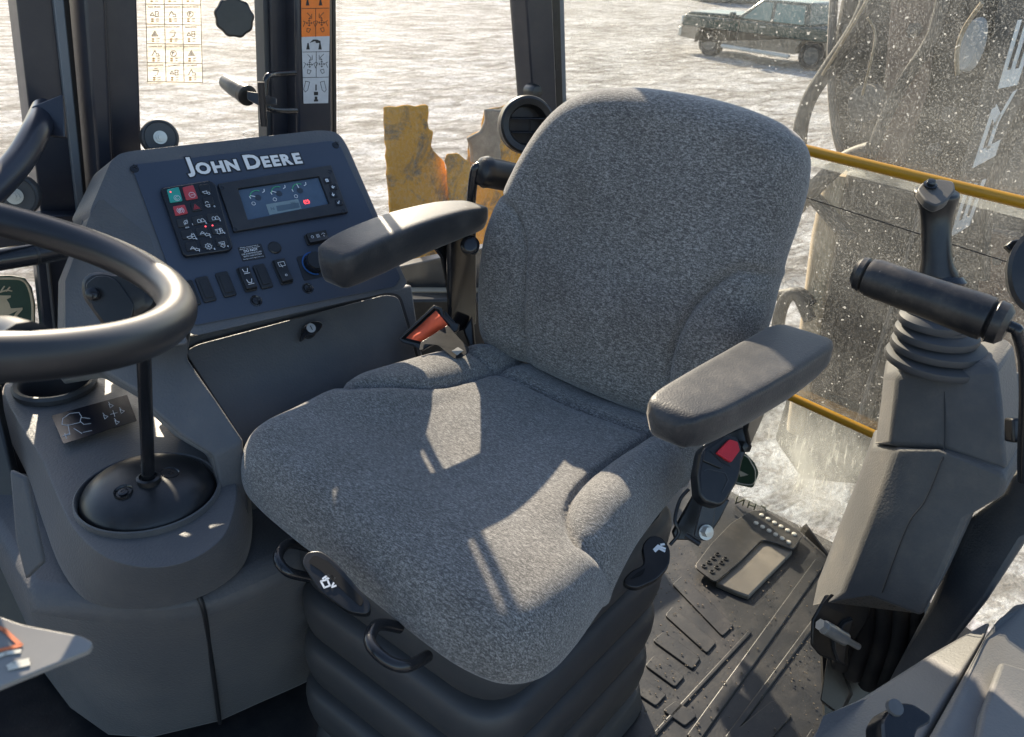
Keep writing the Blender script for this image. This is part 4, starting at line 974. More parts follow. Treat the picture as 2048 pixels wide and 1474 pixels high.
    for i, (x, y) in enumerate(((654, 361), (666, 374), (666, 389), (677, 405))):
        bt = mk('display_button', slab([PF.at(x+p, y+q, .0138) for p, q in ((-7, -5), (6, -7), (9, 5), (-4, 7))], PF.n*.0014), blackg, dp, bev=.0005)
        a, b = PF.px(x, y, .0155)
        sh = [[[(-.002, -.002), (-.002, .0025), (.002, .0025), (.002, -.002), (-.002, -.002)], [(0, -.002), (0, .002)]], [[(.0028, 0), (-.002, 0)], [(0, .0022), (-.0025, 0), (0, -.0022)]], [[(0, .0028), (0, -.002)], [(.0022, 0), (0, -.0026), (-.0022, 0)]], [[(-.002, .0), (-.0005, -.002), (.0022, .0025)]]][i]
        mk('button_symbol', strokes(PF, [[(a+p, b+q) for p, q in L_] for L_ in sh], .0012, .0155), whitei, bt)
    for x, y in ((444, 376), (660, 343), (470, 459), (686, 422)):
        a, b = PF.px(x, y, .0135); mk('bezel_screw', lathe(PF.P(a, b, .0135), PF.n, [(.0034, 0), (.0034, .0006), (.0022, .0002), (0, .0002)], 14), blackg, dp)
    # warning label
    wl_ = mk('warning_label', slab(quadpx(PF, [(475, 495), (522, 487), (532, 516), (485, 523)], .002, .0066), PF.n*.0005), blacki, t)
    WF = Frame(PF.at(503, 505, .0073), PF.at(522, 487)-PF.at(475, 495), PF.at(475, 495)-PF.at(485, 523))
    mk('label_text', join(txt('Machine is equipped with an', WF, 0, .0105, .0026, .0002), txt('electrical cold start device system', WF, 0, .0078, .0024, .0002), txt('DO NOT', WF, 0, .0036, .0056, .0002, .0001), txt('USE STARTING FLUID', WF, 0, -.0012, .0034, .0002), txt('WITH THIS SYSTEM', WF, 0, -.0052, .0034, .0002), txt('Damage to your engine may occur', WF, 0, -.0092, .0024, .0002)), whitei, wl_)
    mk('blanking_plug', lathe(PF.at(549, 496, .006), PF.n, [(.0105, 0), (.0105, .002), (.009, .0032), (0, .0034)], 28), blackp, t)
    # rocker switches
    def rocker(cx, cy, filled, w=.0195, h=.041, rot=0, par=t):
        f = Frame(PF.at(cx, cy, .006), PF.u*math.cos(rot)+PF.v*math.sin(rot), PF.v*math.cos(rot)-PF.u*math.sin(rot))
        s = mk('rocker_switch', slab(rect(f, -w/2, -h/2, w/2, h/2, .003), f.n*.004), blackp, par, bev=.0012)
        if filled:
            rows = []
            for v_, z in ((-h*.46, .004), (-h*.44, .0105), (-h*.2, .009), (0, .0075), (h*.2, .009), (h*.44, .0105), (h*.46, .004)):
                rows.append([f.P(-w*.43, v_, z), f.P(w*.43, v_, z), f.P(w*.43, v_, .002), f.P(-w*.43, v_, .002)])
            mk('paddle', loft(rows), blackp, s, bev=.0008)
        else: mk('blank_insert', slab(rect(f, -w*.3, -h*.36, w*.3, h*.36, .002, .004), f.n*.0012), blackp, s, bev=.0006)
        return f, s
    rot = math.radians(2)
    for x, y in ((380, 588), (411, 580), (451, 570)): rocker(x, y, False, rot=0)
    f1, s1 = rocker(493, 560, True); rocker(525, 554, False); f2, s2 = rocker(564, 545, True, .0205, .043)
    seat_i = [[(-.004, .006), (-.003, .001), (.002, .000), (.004, .006)], [(-.004, -.002), (.005, -.002)]]
    mk('switch_symbol', join(strokes(f1, [[(a, b+.008) for a, b in L_] for L_ in seat_i]+[[(a, b-.010) for a, b in L_] for L_ in seat_i], .0008, .011)), whitei, s1)
    mk('switch_symbol', join(strokes(f2, [[(-.005, .006), (.005, .006), (.005, .013), (-.005, .013), (-.005, .006)], [(0, .004), (-.002, .010)], [(p, -.010+q) for p, q in arc(0, 0, .0016, 0, 360, 8)]], .0006, .0112)), whitei, s2)
    f3, s3 = rocker(633, 478, True, .040, .019, 0)
    mk('switch_symbol', strokes(f3, [[(-.011+p, q) for p, q in arc(0, 0, .0022, 0, 360, 8)], [(-.001, -.003), (-.001, .003)], [(.0012, -.003), (.0012, .003)], [(-.003, -.003), (-.003, .003)], [(.009+p, q) for p, q in arc(0, 0, .003, 20, 160, 6)], [(.009, 0), (.009, -.003)]], .0006, .0112), whitei, s3)
    # temperature dial
    kb = mk('dial_plate', slab(quadpx(PF, [(592, 514), (652, 502), (668, 548), (608, 562)], .004, .0066), PF.n*.001), blackp, t)
    c = PF.px(626, 531)
    mk('cold_arc', strokes(PF, [[(c[0]+p, c[1]+q) for p, q in arc(0, 0, .0195, 75, 265, 20)]], .0024, .008), flat('blue dial arc', (.03, .13, .4), .5), kb)
    mk('hot_arc', strokes(PF, [[(c[0]+p, c[1]+q) for p, q in arc(0, 0, .0195, -55, -38, 4)]], .0032, .008), redp, kb)
    ft = []
    for i in range(30):
        r = .0155 if i % 2 else .0168; a = 2*math.pi*i/30; ft.append(PF.P(c[0]+r*math.cos(a), c[1]+r*math.sin(a), .008))
    dl = mk('temperature_dial', join(slab(ft, PF.n*.010), lathe(PF.P(c[0], c[1], .018), PF.n, [(.0155, 0), (.0145, .0025), (0, .003)], 30)), blackp, t)
    mk('pointer', strokes(PF, [[(c[0]+.004, c[1]-.003), (c[0]+.0135, c[1]-.0095)]], .0022, .0212, .0006), whitei, dl)
    return t, DF
SC, DFr = side_console()

# ------------------------------------------------------------------ lever console (lower left)
def lever_console():
    t = thing('lever_console', 'dark grained console holding the loader lever dome and a round cup holder', 'console', (.2, 1.05, 0))
    # top surface (slightly sloped) at z~.5
    top = [(4, 772), (60, 735), (200, 728), (268, 760), (300, 800), (470, 945), (497, 1000), (500, 1050), (480, 1105), (420, 1150), (330, 1172), (220, 1180), (150, 1150), (118, 1105), (85, 1000), (46, 850)]
    # cone rows for the pod: [top edge, shoulder, skirt]
    def ring_(cx, cy, rx, ry, z, n=48, sq=2.0):
        out = []
        for i in range(n):
            a = 2*math.pi*i/n; out.append(hz(cx+rx*math.cos(a), cy-ry*math.sin(a), z))
        return out
    n = 48
    body_top = [(8, 780), (40, 745), (120, 722), (212, 728), (262, 760), (330, 830), (400, 890), (440, 925), (470, 960), (470, 1010), (445, 1075), (380, 1120), (300, 1135), (215, 1115), (150, 1060), (110, 980), (85, 920), (40, 850)]
    body_mid = [(0, 790), (36, 745), (120, 720), (214, 722), (272, 755), (345, 820), (430, 880), (480, 930), (500, 985), (498, 1065), (470, 1120), (392, 1168), (290, 1190), (180, 1180), (120, 1120), (80, 1020), (52, 935), (12, 850)]
    def res(pl_, z): 
        c = cat_rom([V((a, b, 0)) for a, b in pl_], 5, True); return [hz(p.x, p.y, z) for p in c]
    zs = lambda y: .49
    rows = [res(body_top, .492), res(body_mid, .43)]
    up = [(a*0+a, b) for a, b in body_mid]
    low = [(-5, 800), (30, 750), (120, 725), (214, 727), (272, 758), (345, 822), (430, 882), (480, 932), (500, 990), (497, 1070), (470, 1122), (392, 1172), (290, 1196), (175, 1188), (112, 1130), (70, 1020), (40, 935), (0, 850)]
    rows.append([V((p.x, p.y, .405)) for p in rows[1]])
    pod = mk('pod', loft(rows), charcoal, t, bev=.014, seg=4, ang=50)
    # decal shelf: raised bank behind the dome
    bank = [(4, 780), (40, 742), (130, 720), (214, 724), (268, 752), (300, 800), (292, 860), (250, 885), (120, 900), (46, 860)]
    # outer flank, lit facet on the left
    # lower body
    LB0 = [(60, 1170), (150, 1185), (250, 1202), (330, 1205), (400, 1192), (480, 1150), (560, 1110), (615, 1085)]
    r0 = [hz(x, y, .40) for x, y in LB0]
    r1 = [hz(x, y, .375) for x, y in [(62, 1225), (150, 1232), (250, 1240), (330, 1238), (410, 1228), (490, 1195), (565, 1160), (640, 1110)]]
    r2 = [hz(x, y, .02) for x, y in [(75, 1330), (140, 1420), (215, 1474), (300, 1480), (440, 1446), (520, 1410), (600, 1375), (650, 1350)]]
    bk = V((0, .35, 0))
    def close(r, k=.0): return list(r)+[r[-1]+V((.02, .2, 0)), r[0]+V((-.02, .35, 0))]
    rA = [close(r0), close(r1), close(r2)]
    mk('lower_body', loft(rA), charcoal, t, bev=.012, seg=3, ang=40)
    mk('panel_seam', tube([hz(392, 1180, .408), hz(408, 1222, .38), hz(420, 1300, .27), hz(440, 1446, .035)], .0035, 8), blacki, t)
    mk('footwell_cover', slab([hd(x, y, 1.32) for x, y in [(-300, 700), (-10, 770), (-5, 820), (40, 1010), (75, 1270), (-300, 1290)]], cf*.02), blackp, t, bev=.004)
    mk('hatch', slab([hd(x, y, 1.02) for x, y in [(18, 940), (50, 955), (86, 1125), (50, 1160), (30, 1080)]], cf*.01), charcoal, t, bev=.003)
    # cup holder
    cc = hz(110, 768, .5); Rz = (hz(30, 770, .5)-hz(190, 766, .5)).length/2
    cup = mk('cup_holder', lathe(cc, (0, 0, 1), [(0, -.109), (Rz*.85, -.109), (Rz*.85, -.006), (Rz*1.02, -.006), (Rz*1.04, .002), (Rz*.98, .007), (Rz*.88, .006), (Rz*.84, -.0), (Rz*.80, -.10), (0, -.10)], 48), rubber, t)
    # decal
    zf = Frame(hz(190, 840, .502), V((hz(265, 820, .502)-hz(110, 858, .502))), V((hz(110, 858, .502)-hz(130, 884, .502))))
    o = hz(190, 840, .503); zf = Frame(o, hz(262, 792, .503)-hz(105, 830, .503), V((0, 0, 1)).cross(hz(262, 792, .503)-hz(105, 830, .503)))
    cut(pod, lathe(cc, (0, 0, 1), [(Rz*.86, -.12), (Rz*.86, .05)], 48))
    dc = mk('decal', slab(fillet([zf.at(x, y) for x, y in [(103, 832), (254, 790), (274, 842), (127, 888)]], .003), zf.n*.0006), flat('dark glossy decal', (.012, .013, .02), .25), t)
    L = []
    def ln(*pp): L.append([zf.px(x, y) for x, y in pp])
    ln((124, 850), (126, 838), (140, 828), (158, 826), (163, 834), (160, 846), (135, 852), (124, 850)); ln((163, 836), (180, 838)); ln((161, 844), (168, 850), (182, 848)); ln((136, 850), (140, 870), (131, 872)); ln((148, 858), (164, 868)); ln((166, 866), (184, 862)); ln((125, 874), (138, 868)); ln((130, 868), (133, 878))
    for cx, cy in ((228, 828),):
        ln((cx-7, cy+2), (cx+7, cy-2)); ln((cx-2, cy-6), (cx+2, cy+6))
    for cx, cy in ((222, 812), (244, 823), (211, 834), (234, 845)):
        ln((cx-4, cy-3), (cx+5, cy), (cx-1, cy+5), (cx-4, cy-3)); ln((cx-5, cy-7), (cx-2, cy-3))
    mk('pictogram', strokes(zf, L, .0008, .0009), whitei, dc)
    # screw
    mk('console_screw', lathe(hz(234, 755, .50), (0, 0, 1), [(.009, .0), (.009, .002), (.005, .002), (.005, .005), (0, .006)], 20), steel, t)
    # dome and ring
    ro = [hz(175, 990, .5), hz(415, 980, .5), hz(295, 898, .5), hz(297, 1066, .5)]
    c = sum(ro, V())/4; R = ((ro[0]-ro[1]).length+(ro[2]-ro[3]).length)/4
    rg_ = mk('dome_ring', lathe(c, (0, 0, 1), [(R*1.045, -.008), (R*1.04, .0), (R*1.02, .0015), (R*1.005, .0), (R*.998, -.02), (R*1.045, -.008)], 64, cap=False), charcoal, t)
    mk('dome_well', lathe(c, (0, 0, 1), [(R*.999, -.03), (R*.999, -.024), (0, -.024)], 48), blacki, t)
    cut(pod, lathe(c, (0, 0, 1), [(R*1.0, -.05), (R*1.0, .05)], 64)); Rs = R*.975
    pr = [(Rs*math.cos(a), .043*math.sin(a)-.011) for a in [math.radians(q) for q in (0, 6, 12, 20, 30, 40, 50, 60, 70, 80, 88)]]
    dm = mk('dome', lathe(c, (0, 0, 1), [(Rs*.99, -.02)]+pr+[(0, .032)], 64), blackp, t, ang=180)
    sm = hd(294, 955, 1.10); 
    top_ = c+V((0, 0, .044)); up_ = V((0, 0, 1))
    base = hz(297, 962, .54)
    mk('collar', lathe(hz(297, 958, .5325), (0, 0, 1), [(.016, -.008), (.0155, .003), (.012, .0045), (.0105, .0), (.0, -.001)], 28), blackp, dm)
    for x, y in ((246, 983), (340, 946)):
        p = hz(x, y, .528); nn = (p-c); nn.z = .12; nn.normalize()
        mk('recessed_screw', lathe(p, nn+V((0, 0, .8)), [(.0125, -.003), (.012, .0015), (.0105, .0), (.0095, -.002), (.0065, -.002), (.0065, .0), (.003, .001), (0, 0)], 22), blackg, dm)
    return t
lever_console()
def loader_lever():
    t = thing('loader_lever', 'straight black loader lever with a bulky grip head behind the steering wheel rim', 'lever', hz(297, 960, .54))
    mk('shaft', tube([hz(297, 965, .524), hd(287, 700, 1.0), hd(282, 640, .985), hd(262, 600, .985)], .0085, 18, k=4), blackg, t)
    def row(pts, tt): return [hd(x, y, tt) for x, y in pts]
    f = [(163, 570), (166, 558), (180, 546), (205, 543), (232, 549), (262, 545), (290, 562), (308, 592), (304, 612), (262, 640), (212, 660), (182, 618), (166, 596)]
    fo = fillet([hd(x, y, .96) for x, y in f], .006, 3)
    c = sum(fo, V())/len(fo)
    g_ = mk('grip_head', loft([[c+(p-c)*.86-cf*.003 for p in fo], fo, [p+cf*.035 for p in fo], [c+(p-c)*.8+cf*.05 for p in fo]]), blackp, t, bev=.004, seg=3)
    mk('grip_face', slab(fillet([hd(x, y, .955) for x, y in [(170, 568), (190, 552), (212, 551), (235, 562), (262, 600), (268, 612), (262, 638), (215, 655), (184, 615)]], .004, 3), cf*.004), blackp, g_, bev=.001)
    mk('thumb_button', lathe(hd(185, 588, .951), -cf, [(.0075, -.002), (.007, .003), (.004, .0045), (0, .005)], 22), blackg, g_)
loader_lever()

# ------------------------------------------------------------------ steering wheel
def steering():
    t = thing('steering_wheel', 'black steering wheel with a thick glossy rim at the left edge', 'steering wheel', (.026, .724, .95))
    Cc = V((.026, .724, .987)); Nn = V((.3054, .0107, .952)).normalized(); R = .1935
    u = Nn.cross(V((.3, 1, 0))).normalized(); w = Nn.cross(u)
    rimm = plastic('worn black wheel rim', (.016, .017, .020), .36, 0, 0, .15, (.1, .1, .1))
    P = [Cc+(u*math.cos(a)+w*math.sin(a))*R for a in [2*math.pi*i/120 for i in range(120)]]
    mk('rim', tube(P, .0157, 24, closed=True, curve=False), rimm, t, ang=180)
    hub = Cc-Nn*.045
    mk('hub', lathe(hub, Nn, [(.03, -.08), (.05, -.02), (.055, .0), (.05, .015), (.03, .022), (0, .024)], 36), blackp, t)
    mk('column', tube([hub-Nn*.02, hub-Nn*.3+V((-.05, 0, 0)), V((-.15, .72, .35))], [.035, .045, .06], 20), blackp, t)
    for px_, py_ in ((30, 690), (-560, 640), (-480, 385)):
        e = hp(px_, py_, Cc, Nn); d = (e-Cc).normalized(); e = Cc+d*(R-.006)
        mk('spoke', tube([hub+d*.03, hub+d*.09+Nn*.012, e-d*.03+Nn*-.004, e], [.020, .017, .016, .02], 14), rimm, t)
    return t
steering()
def near_decal():
    t = thing('decal_plate', 'grey plastic corner plate with pale symbols and an orange line, at the lower left edge', 'decal plate', hd(-60, 1320, .47))
    fr = Frame(hd(60, 1290, .46), cr+cf*.15, cu*.6+cf*.8)
    pts = [(-260, 1150), (0, 1232), (40, 1248), (165, 1272), (186, 1285), (178, 1300), (0, 1372), (-260, 1480)]
    mk('plate', slab(fillet([fr.at(x, y) for x, y in pts], .006, 4), fr.n*-.004), plastic('greyish plate film', (.19, .19, .185), .3, 0, 0, .3, (.3, .29, .27)), t, bev=.001)
    mk('orange_line', strokes(fr, [[fr.px(-40, 1240), fr.px(10, 1262), fr.px(42, 1292)], [fr.px(42, 1292), fr.px(-40, 1312)]], .0022, .0006), flat('orange print', (.6, .16, .06), .5), t)
    mk('pale_symbol', join(strokes(fr, [[fr.px(-30, 1325), fr.px(12, 1308), fr.px(40, 1304)], [fr.px(18, 1334), fr.px(28, 1328), fr.px(56, 1322)], [fr.px(20, 1338), fr.px(58, 1329)]], .0024, .0006)), flat('cream print', (.6, .58, .5), .5), t)
near_decal()

# ------------------------------------------------------------------ small fittings around the posts
def fittings():
    k = thing('clamp_knob', 'round black lobed plastic knob hanging at the top of the door window', 'knob', hy(465, 35, 1.42))
    ax = (hy(465, 35, 1.42)-hy(438, 18, 1.50)).normalized(); c = hy(468, 35, 1.44); ax = V((-.35, -1, .1)).normalized()
    u = ax.orthogonal().normalized(); w = ax.cross(u); R = hy(508, 35, 1.44)-hy(428, 35, 1.44); r = R.length/2*.93
    lob = []
    for i in range(72):
        a = 2*math.pi*i/72; rr = r*(1-.035*(1+math.cos(a*9)))
        lob.append(u*math.cos(a)*rr+w*math.sin(a)*rr)
    mk('lobed_knob', loft([[c-ax*.012+p*.9 for p in lob], [c-ax*.01+p for p in lob], [c+ax*.012+p for p in lob], [c+ax*.016+p*.92 for p in lob]]), blackp, k, bev=.001)
    mk('sleeve', tube([c-ax*.005, c-ax*.075], .026, 24, curve=False), plastic('dusty sleeve', (.10, .10, .095), .6, 200, .3, .8), k)
    # latch handle + bracket
    h = thing('window_latch', 'black rod latch and ribbed grip mounted on a bent bracket beside the control decal', 'latch', hy(530, 200, 1.46))
    mk('bracket', tube([hd(590, 146, 1.50), hd(552, 148, 1.46), hd(536, 152, 1.43), hd(531, 170, 1.43), hd(533, 205, 1.44), hd(545, 220, 1.45), hd(592, 222, 1.51)], .0050, 12), blackg, h)
    mk('rod', tube([hd(522, 164, 1.40), hd(528, 252, 1.43)], .0062, 14), blackg, h)
    mk('grip', tube([hd(452, 164, 1.50), hd(470, 176, 1.48), hd(493, 190, 1.46)], [.013, .0155, .0155], 20), plastic('frosted grip', (.09, .095, .09), .4, 120, .5, .8, (.3, .3, .28)), h)
    mk('grip_collar', lathe(hd(493, 190, 1.455), hd(493, 190, 1.455)-hd(452, 164, 1.50), [(.0175, -.008), (.0175, .004), (.013, .006), (0, .006)], 20), blackp, h)
    mk('link', slab([hd(x, y, 1.43) for x, y in [(494, 182), (520, 186), (552, 196), (552, 208), (520, 212), (494, 198)]], cf*.006), steelblk, h, bev=.001)
    for x, y, tt, nm in ((320, 275, 1.36, 'round black rubber bumper with a steel bolt peeking over the top of the console'), (30, 392, 1.26, 'round black rubber bumper with a steel bolt behind the steering wheel at the left edge')):
        b = thing('rubber_bumper', nm, 'bumper', hd(x, y, tt), group='rubber stops with steel bolts')
        ax_ = V((-.25, -1, .25)).normalized(); c = hd(x, y, tt)
        R = 36/1700*tt if x > 100 else 44/1700*tt
        mk('rubber_disc', lathe(c, ax_, [(R, -.05), (R, .0), (R*.95, .006), (R*.85, .008), (R*.8, .006), (0, .006)], 36), rubber, b)
        mk('washer', lathe(c+ax_*.007, ax_, [(R*.36, 0), (R*.36, .002), (0, .002)], 24), steel, b)
        mk('bolt', lathe(c+ax_*.009, ax_, [(R*.24, 0), (R*.24, .008), (R*.12, .008), (R*.12, .016), (0, .016)], 6), steel, b)
    # grab tube at far left
    gt = thing('grab_handle', 'curved dark steel grab tube welded to the wide left post', 'grab handle', hd(20, 330, 1.25))
    mk('tube', tube([hd(-60, 420, 1.10), hd(-10, 375, 1.14), hd(40, 318, 1.19), hd(72, 262, 1.24), hd(90, 222, 1.30)], .0195, 20), paint, gt)
    mk('weld_plate', slab([hd(x, y, 1.26) for x, y in [(60, 218), (64, 212), (124, 188), (130, 275), (100, 272), (66, 245)]], cf*.008), paint, gt, bev=.002)
    # left bar and lower window
    tb = thing('hand_bar', 'short black tube crossing behind the steering wheel above the emblem window', 'bar', hd(60, 510, 1.2))
    mk('tube', tube([hd(-80, 532, 1.16), hd(70, 508, 1.2), hd(126, 497, 1.22)], .0155, 20, curve=False), blackg, tb)
    mk('joint', tube([hd(66, 509, 1.198), hd(72, 508, 1.201)], .0162, 20, curve=False), blackp, tb)
    dfm = thing('door_frame', 'dark lower door frame between the emblem window and the console', 'door frame', hy(120, 650, 1.48))
    mk('frame_plate', slab([hy(x, y, 1.49) for x, y in [(72, 520), (150, 500), (190, 540), (170, 700), (90, 690)]], (0, .03, 0)), paint, dfm, bev=.003)
    mk('edge_seal', tube([hy(95, 522, 1.485), hy(108, 640, 1.485), hy(112, 690, 1.485)], .003, 8), rubber, dfm)
    mk('upper_rail', slab([hy(x, y, 1.50) for x, y in [(-200, 470), (90, 430), (170, 430), (160, 560), (70, 505), (-200, 545)]], (0, .03, 0)), paint, dfm, bev=.003)
    mk('lower_window', slab([hy(x, y, YW+.01) for x, y in [(-200, 500), (70, 520), (92, 540), (100, 700), (-200, 700)]], (0, .005, 0)), glass_side, label='small lower window with a green round emblem at the left edge', cat='window', smooth=False)
    em = thing('emblem', 'dark green emblem with a tan leaping deer and tan border on the lower left window', 'emblem', hy(10, 600, YW))
    y0 = YW+.008
    gm = flat('emblem green', (.05, .09, .065), .4); tn = flat('emblem tan', (.62, .50, .33), .45)
    def ov(pts, m, nm, d): mk(nm, slab([hy(x, y, y0-d) for x, y in pts], (0, .0006, 0)), m, em)
    cxy = [(-60, 553), (20, 551), (50, 556), (64, 575), (71, 610), (70, 660), (60, 700), (-60, 700)]
    ov(cxy, gm, 'green_field', .0); 
    mk('border', tube([hy(x, y, y0-.0015) for x, y in [(-60, 559), (20, 557), (46, 561), (58, 577), (65, 610), (64, 660), (58, 690)]], .0022, 6), tn, em)
    ov([(-60, 596), (-20, 594), (0, 591), (21.6, 591), (21.6, 594.6), (13, 599), (18, 606), (21.6, 617), (45, 615.4), (45, 619.5), (33, 633), (20, 643.6), (23, 639.5), (31.6, 626), (35.7, 621), (16.6, 630), (0, 636), (-60, 640)], tn, 'deer', .0012)
    mk('antlers', tube([hy(x, y, y0-.002) for x, y in [(-20, 588), (0, 584), (14, 580.5), (24, 582)]], .0015, 6), tn, em)
    mk('antler_tines', join(tube([hy(2, 583, y0-.002), hy(9, 572, y0-.002)], .0012, 6), tube([hy(12, 583, y0-.002), hy(20, 574, y0-.002)], .0012, 6)), tn, em)
    # chart on door window
    ch = thing('switch_chart', 'transparent printed switch chart sheet stuck on the door window', 'chart', hy(350, 170, YW+.008))
    CF = Frame(hy(350, 80, YW+.008), (1, 0, 0), (0, 0, 1))
    film = bpy.data.materials.new('cream clear film'); film.use_nodes = True; ns = film.node_tree.nodes; ls = film.node_tree.links; ns.remove(ns['Principled BSDF'])
    a_ = ns.new('ShaderNodeBsdfTransparent'); b_ = ns.new('ShaderNodeBsdfTranslucent'); b_.inputs[0].default_value = (.9, .8, .6, 1); m_ = ns.new('ShaderNodeMixShader'); m_.inputs[0].default_value = .10
    ls.new(a_.outputs[0], m_.inputs[1]); ls.new(b_.outputs[0], m_.inputs[2]); ls.new(m_.outputs[0], ns['Material Output'].inputs['Surface'])
    mk('film', slab(fillet([hy(x, y, YW+.009) for x, y in [(289, -90), (402, -90), (406, 168), (294, 168)]], .004), (0, .0005, 0)), film, ch)
    L = []
    def ln(*pp): L.append([CF.px(x, y) for x, y in pp])
    ys = [-32, 8, 48, 87, 125, 163]
    for y in ys: ln((290+y*.03, y), (400+y*.03, y+2))
    for x in (290, 327, 363, 400): ln((x, -40), (x+5, 164))
    ink = flat('brown ink', (.12, .10, .08), .6); org = flat('orange ink', (.75, .38, .1), .6)
    for r in range(5):
        for c in range(3):
            cx, cy = 308+c*36+ys[r]*.03, ys[r]+20
            k_ = (r*3+c) % 5
            if k_ == 0: ln(*[(cx+6*math.cos(a), cy+6*math.sin(a)) for a in [i*.7 for i in range(10)]]); ln((cx-2, cy+3), (cx-2, cy-3), (cx+2, cy-2), (cx-2, cy))
            elif k_ == 1: ln((cx-6, cy+4), (cx, cy-6), (cx+6, cy+4), (cx-6, cy+4)); ln((cx-2, cy+2), (cx, cy-2), (cx+2, cy+2), (cx-2, cy+2))
            elif k_ == 2: ln((cx-6, cy-4), (cx+5, cy-4), (cx+3, cy+4), (cx-3, cy+6)); ln((cx-3, cy-8), (cx+3, cy-8))
            elif k_ == 3: ln((cx-8, cy+3), (cx-4, cy-3), (cx, cy+3), (cx-8, cy+3)); ln((cx+2, cy-5), (cx+8, cy-5), (cx+8, cy+5), (cx+2, cy+5), (cx+2, cy-5)); ln((cx+2, cy), (cx+8, cy))
            else: ln((cx-7, cy+4), (cx-1, cy-6), (cx+2, cy)); ln((cx+1, cy+5), (cx+8, cy+5), (cx+6, cy), (cx+1, cy+1))
    mk('grid_print', strokes(CF, L, .0011, .0004), ink, ch)
    T = []
    names = ['START', 'ENGINE STOP', 'RETURN TO DIG', 'PARK BRAKE', 'HAZARD LIGHTS', 'PRECISION MODE', 'ECONOMY MODE', 'FRONT WORK', 'REAR WORK', 'LOADER AUX', 'CONTROL PATTERN', 'SELECTIVE FLOW', 'RIDE CONTROL', 'AUTOMATIC', 'LIFT MODE']
    OO = []
    for r in range(5):
        for c in range(3):
            cx, cy = 308+c*36+ys[r]*.03, ys[r]
            a, b = CF.px(cx, cy+6); T.append(txt(names[r*3+c], CF, a, b, .0036, .0005, .0001))
            for j, wd in enumerate(('OFF', 'ON')):
                a, b = CF.px(cx+3, cy+30+j*4.5); T.append(txt(wd, CF, a, b, .0032, .0005, .0001, align='LEFT'))
                OO.append(slab([CF.at(cx-6, cy+28.5+j*4.5, .0005), CF.at(cx-1, cy+28.5+j*4.5, .0005), CF.at(cx-1, cy+31.5+j*4.5, .0005), CF.at(cx-6, cy+31.5+j*4.5, .0005)], CF.n*.0003))
    a, b = CF.px(310, 167); T.append(txt('*IF EQUIPPED', CF, a, b, .0036, .0005))
    mk('printed_words', join(*T), ink, ch); [mk('orange_mark', q_, org, ch) for q_ in OO]
    gs = thing('glass_mark', 'tiny oval maker stamp low on the door window glass', 'glass stamp', hy(500, 268, YW+.008))
    a, b = CF.px(498, 268); mk('stamp_oval', strokes(CF, [[(a+p, b+q) for p, q in arc(0, 0, .0115, 0, 360, 24, .0040)]], .0006, .0004), ink, gs)
    # side sill under side window
    sl = thing('window_sill', 'dark sill with a tan strip below the side window, left of the seat back', 'sill', hy(880, 640, 1.4))
    mk('sill_body', slab([hy(x, y, 1.5) for x, y in [(790, 600), (1200, 596), (1200, 760), (790, 760)]], (0, .08, 0)), blackp, sl, bev=.006)
    mk('tan_strip', slab([hy(x, y, 1.55) for x, y in [(800, 583), (1200, 583), (1200, 606), (800, 606)]], (0, .03, 0)), flat('flat tan strip', (.40, .34, .25), .8), sl)  # strip in one even tan
    # vent
    v = thing('air_vent', 'round black air vent with two louvres tucked beside the top of the seat back', 'vent', hd(1052, 250, 1.62))
    ax_ = V((-.45, -.85, .2)).normalized(); c = hd(1055, 250, 1.62)
    R = .053
    mk('vent_ring', lathe(c, ax_, [(R*.8, -.07), (R*1.0, -.03), (R*1.04, -.005), (R*1.0, .006), (R*.92, .010), (R*.72, .008), (R*.66, .0), (R*.64, -.03), (0, -.03)], 48), blackp, v)
    f = Frame(c, V((0, 0, 1)).cross(ax_)*1, V((0, 0, 1)))
    if f.n.dot(ax_) < 0: f.n = -f.n
    for b in (-.013, .013): mk('louvre', box(f.P(0, b, .0), (.064, .0022, .012), f.u, f.v, f.n), blackg, v, bev=.0008)
    mk('louvre_tab', box(f.P(0.004, 0, .002), (.003, .03, .006), f.u, f.v, f.n), blackg, v)
    gr = thing('pilot_handle', 'black drum shaped grip on a bent rod beside the far armrest', 'handle', hd(940, 440, 1.5))
    mk('rod', tube([hd(928, 600, 1.56), hd(940, 430, 1.50), hd(948, 350, 1.47), hd(956, 334, 1.465), hd(975, 330, 1.47)], .0085, 14, k=5), blackg, gr)
    a, b = hd(962, 342, 1.46), hd(1060, 362, 1.52); d = (b-a).normalized()
    mk('grip', lathe(a, d, [(.0, -.006), (.017, -.005), (.024, 0), (.0275, .010), (.026, .016), (.0255, .06), (.026, .09), (0, .09)], 32), blackp, gr)
fittings()
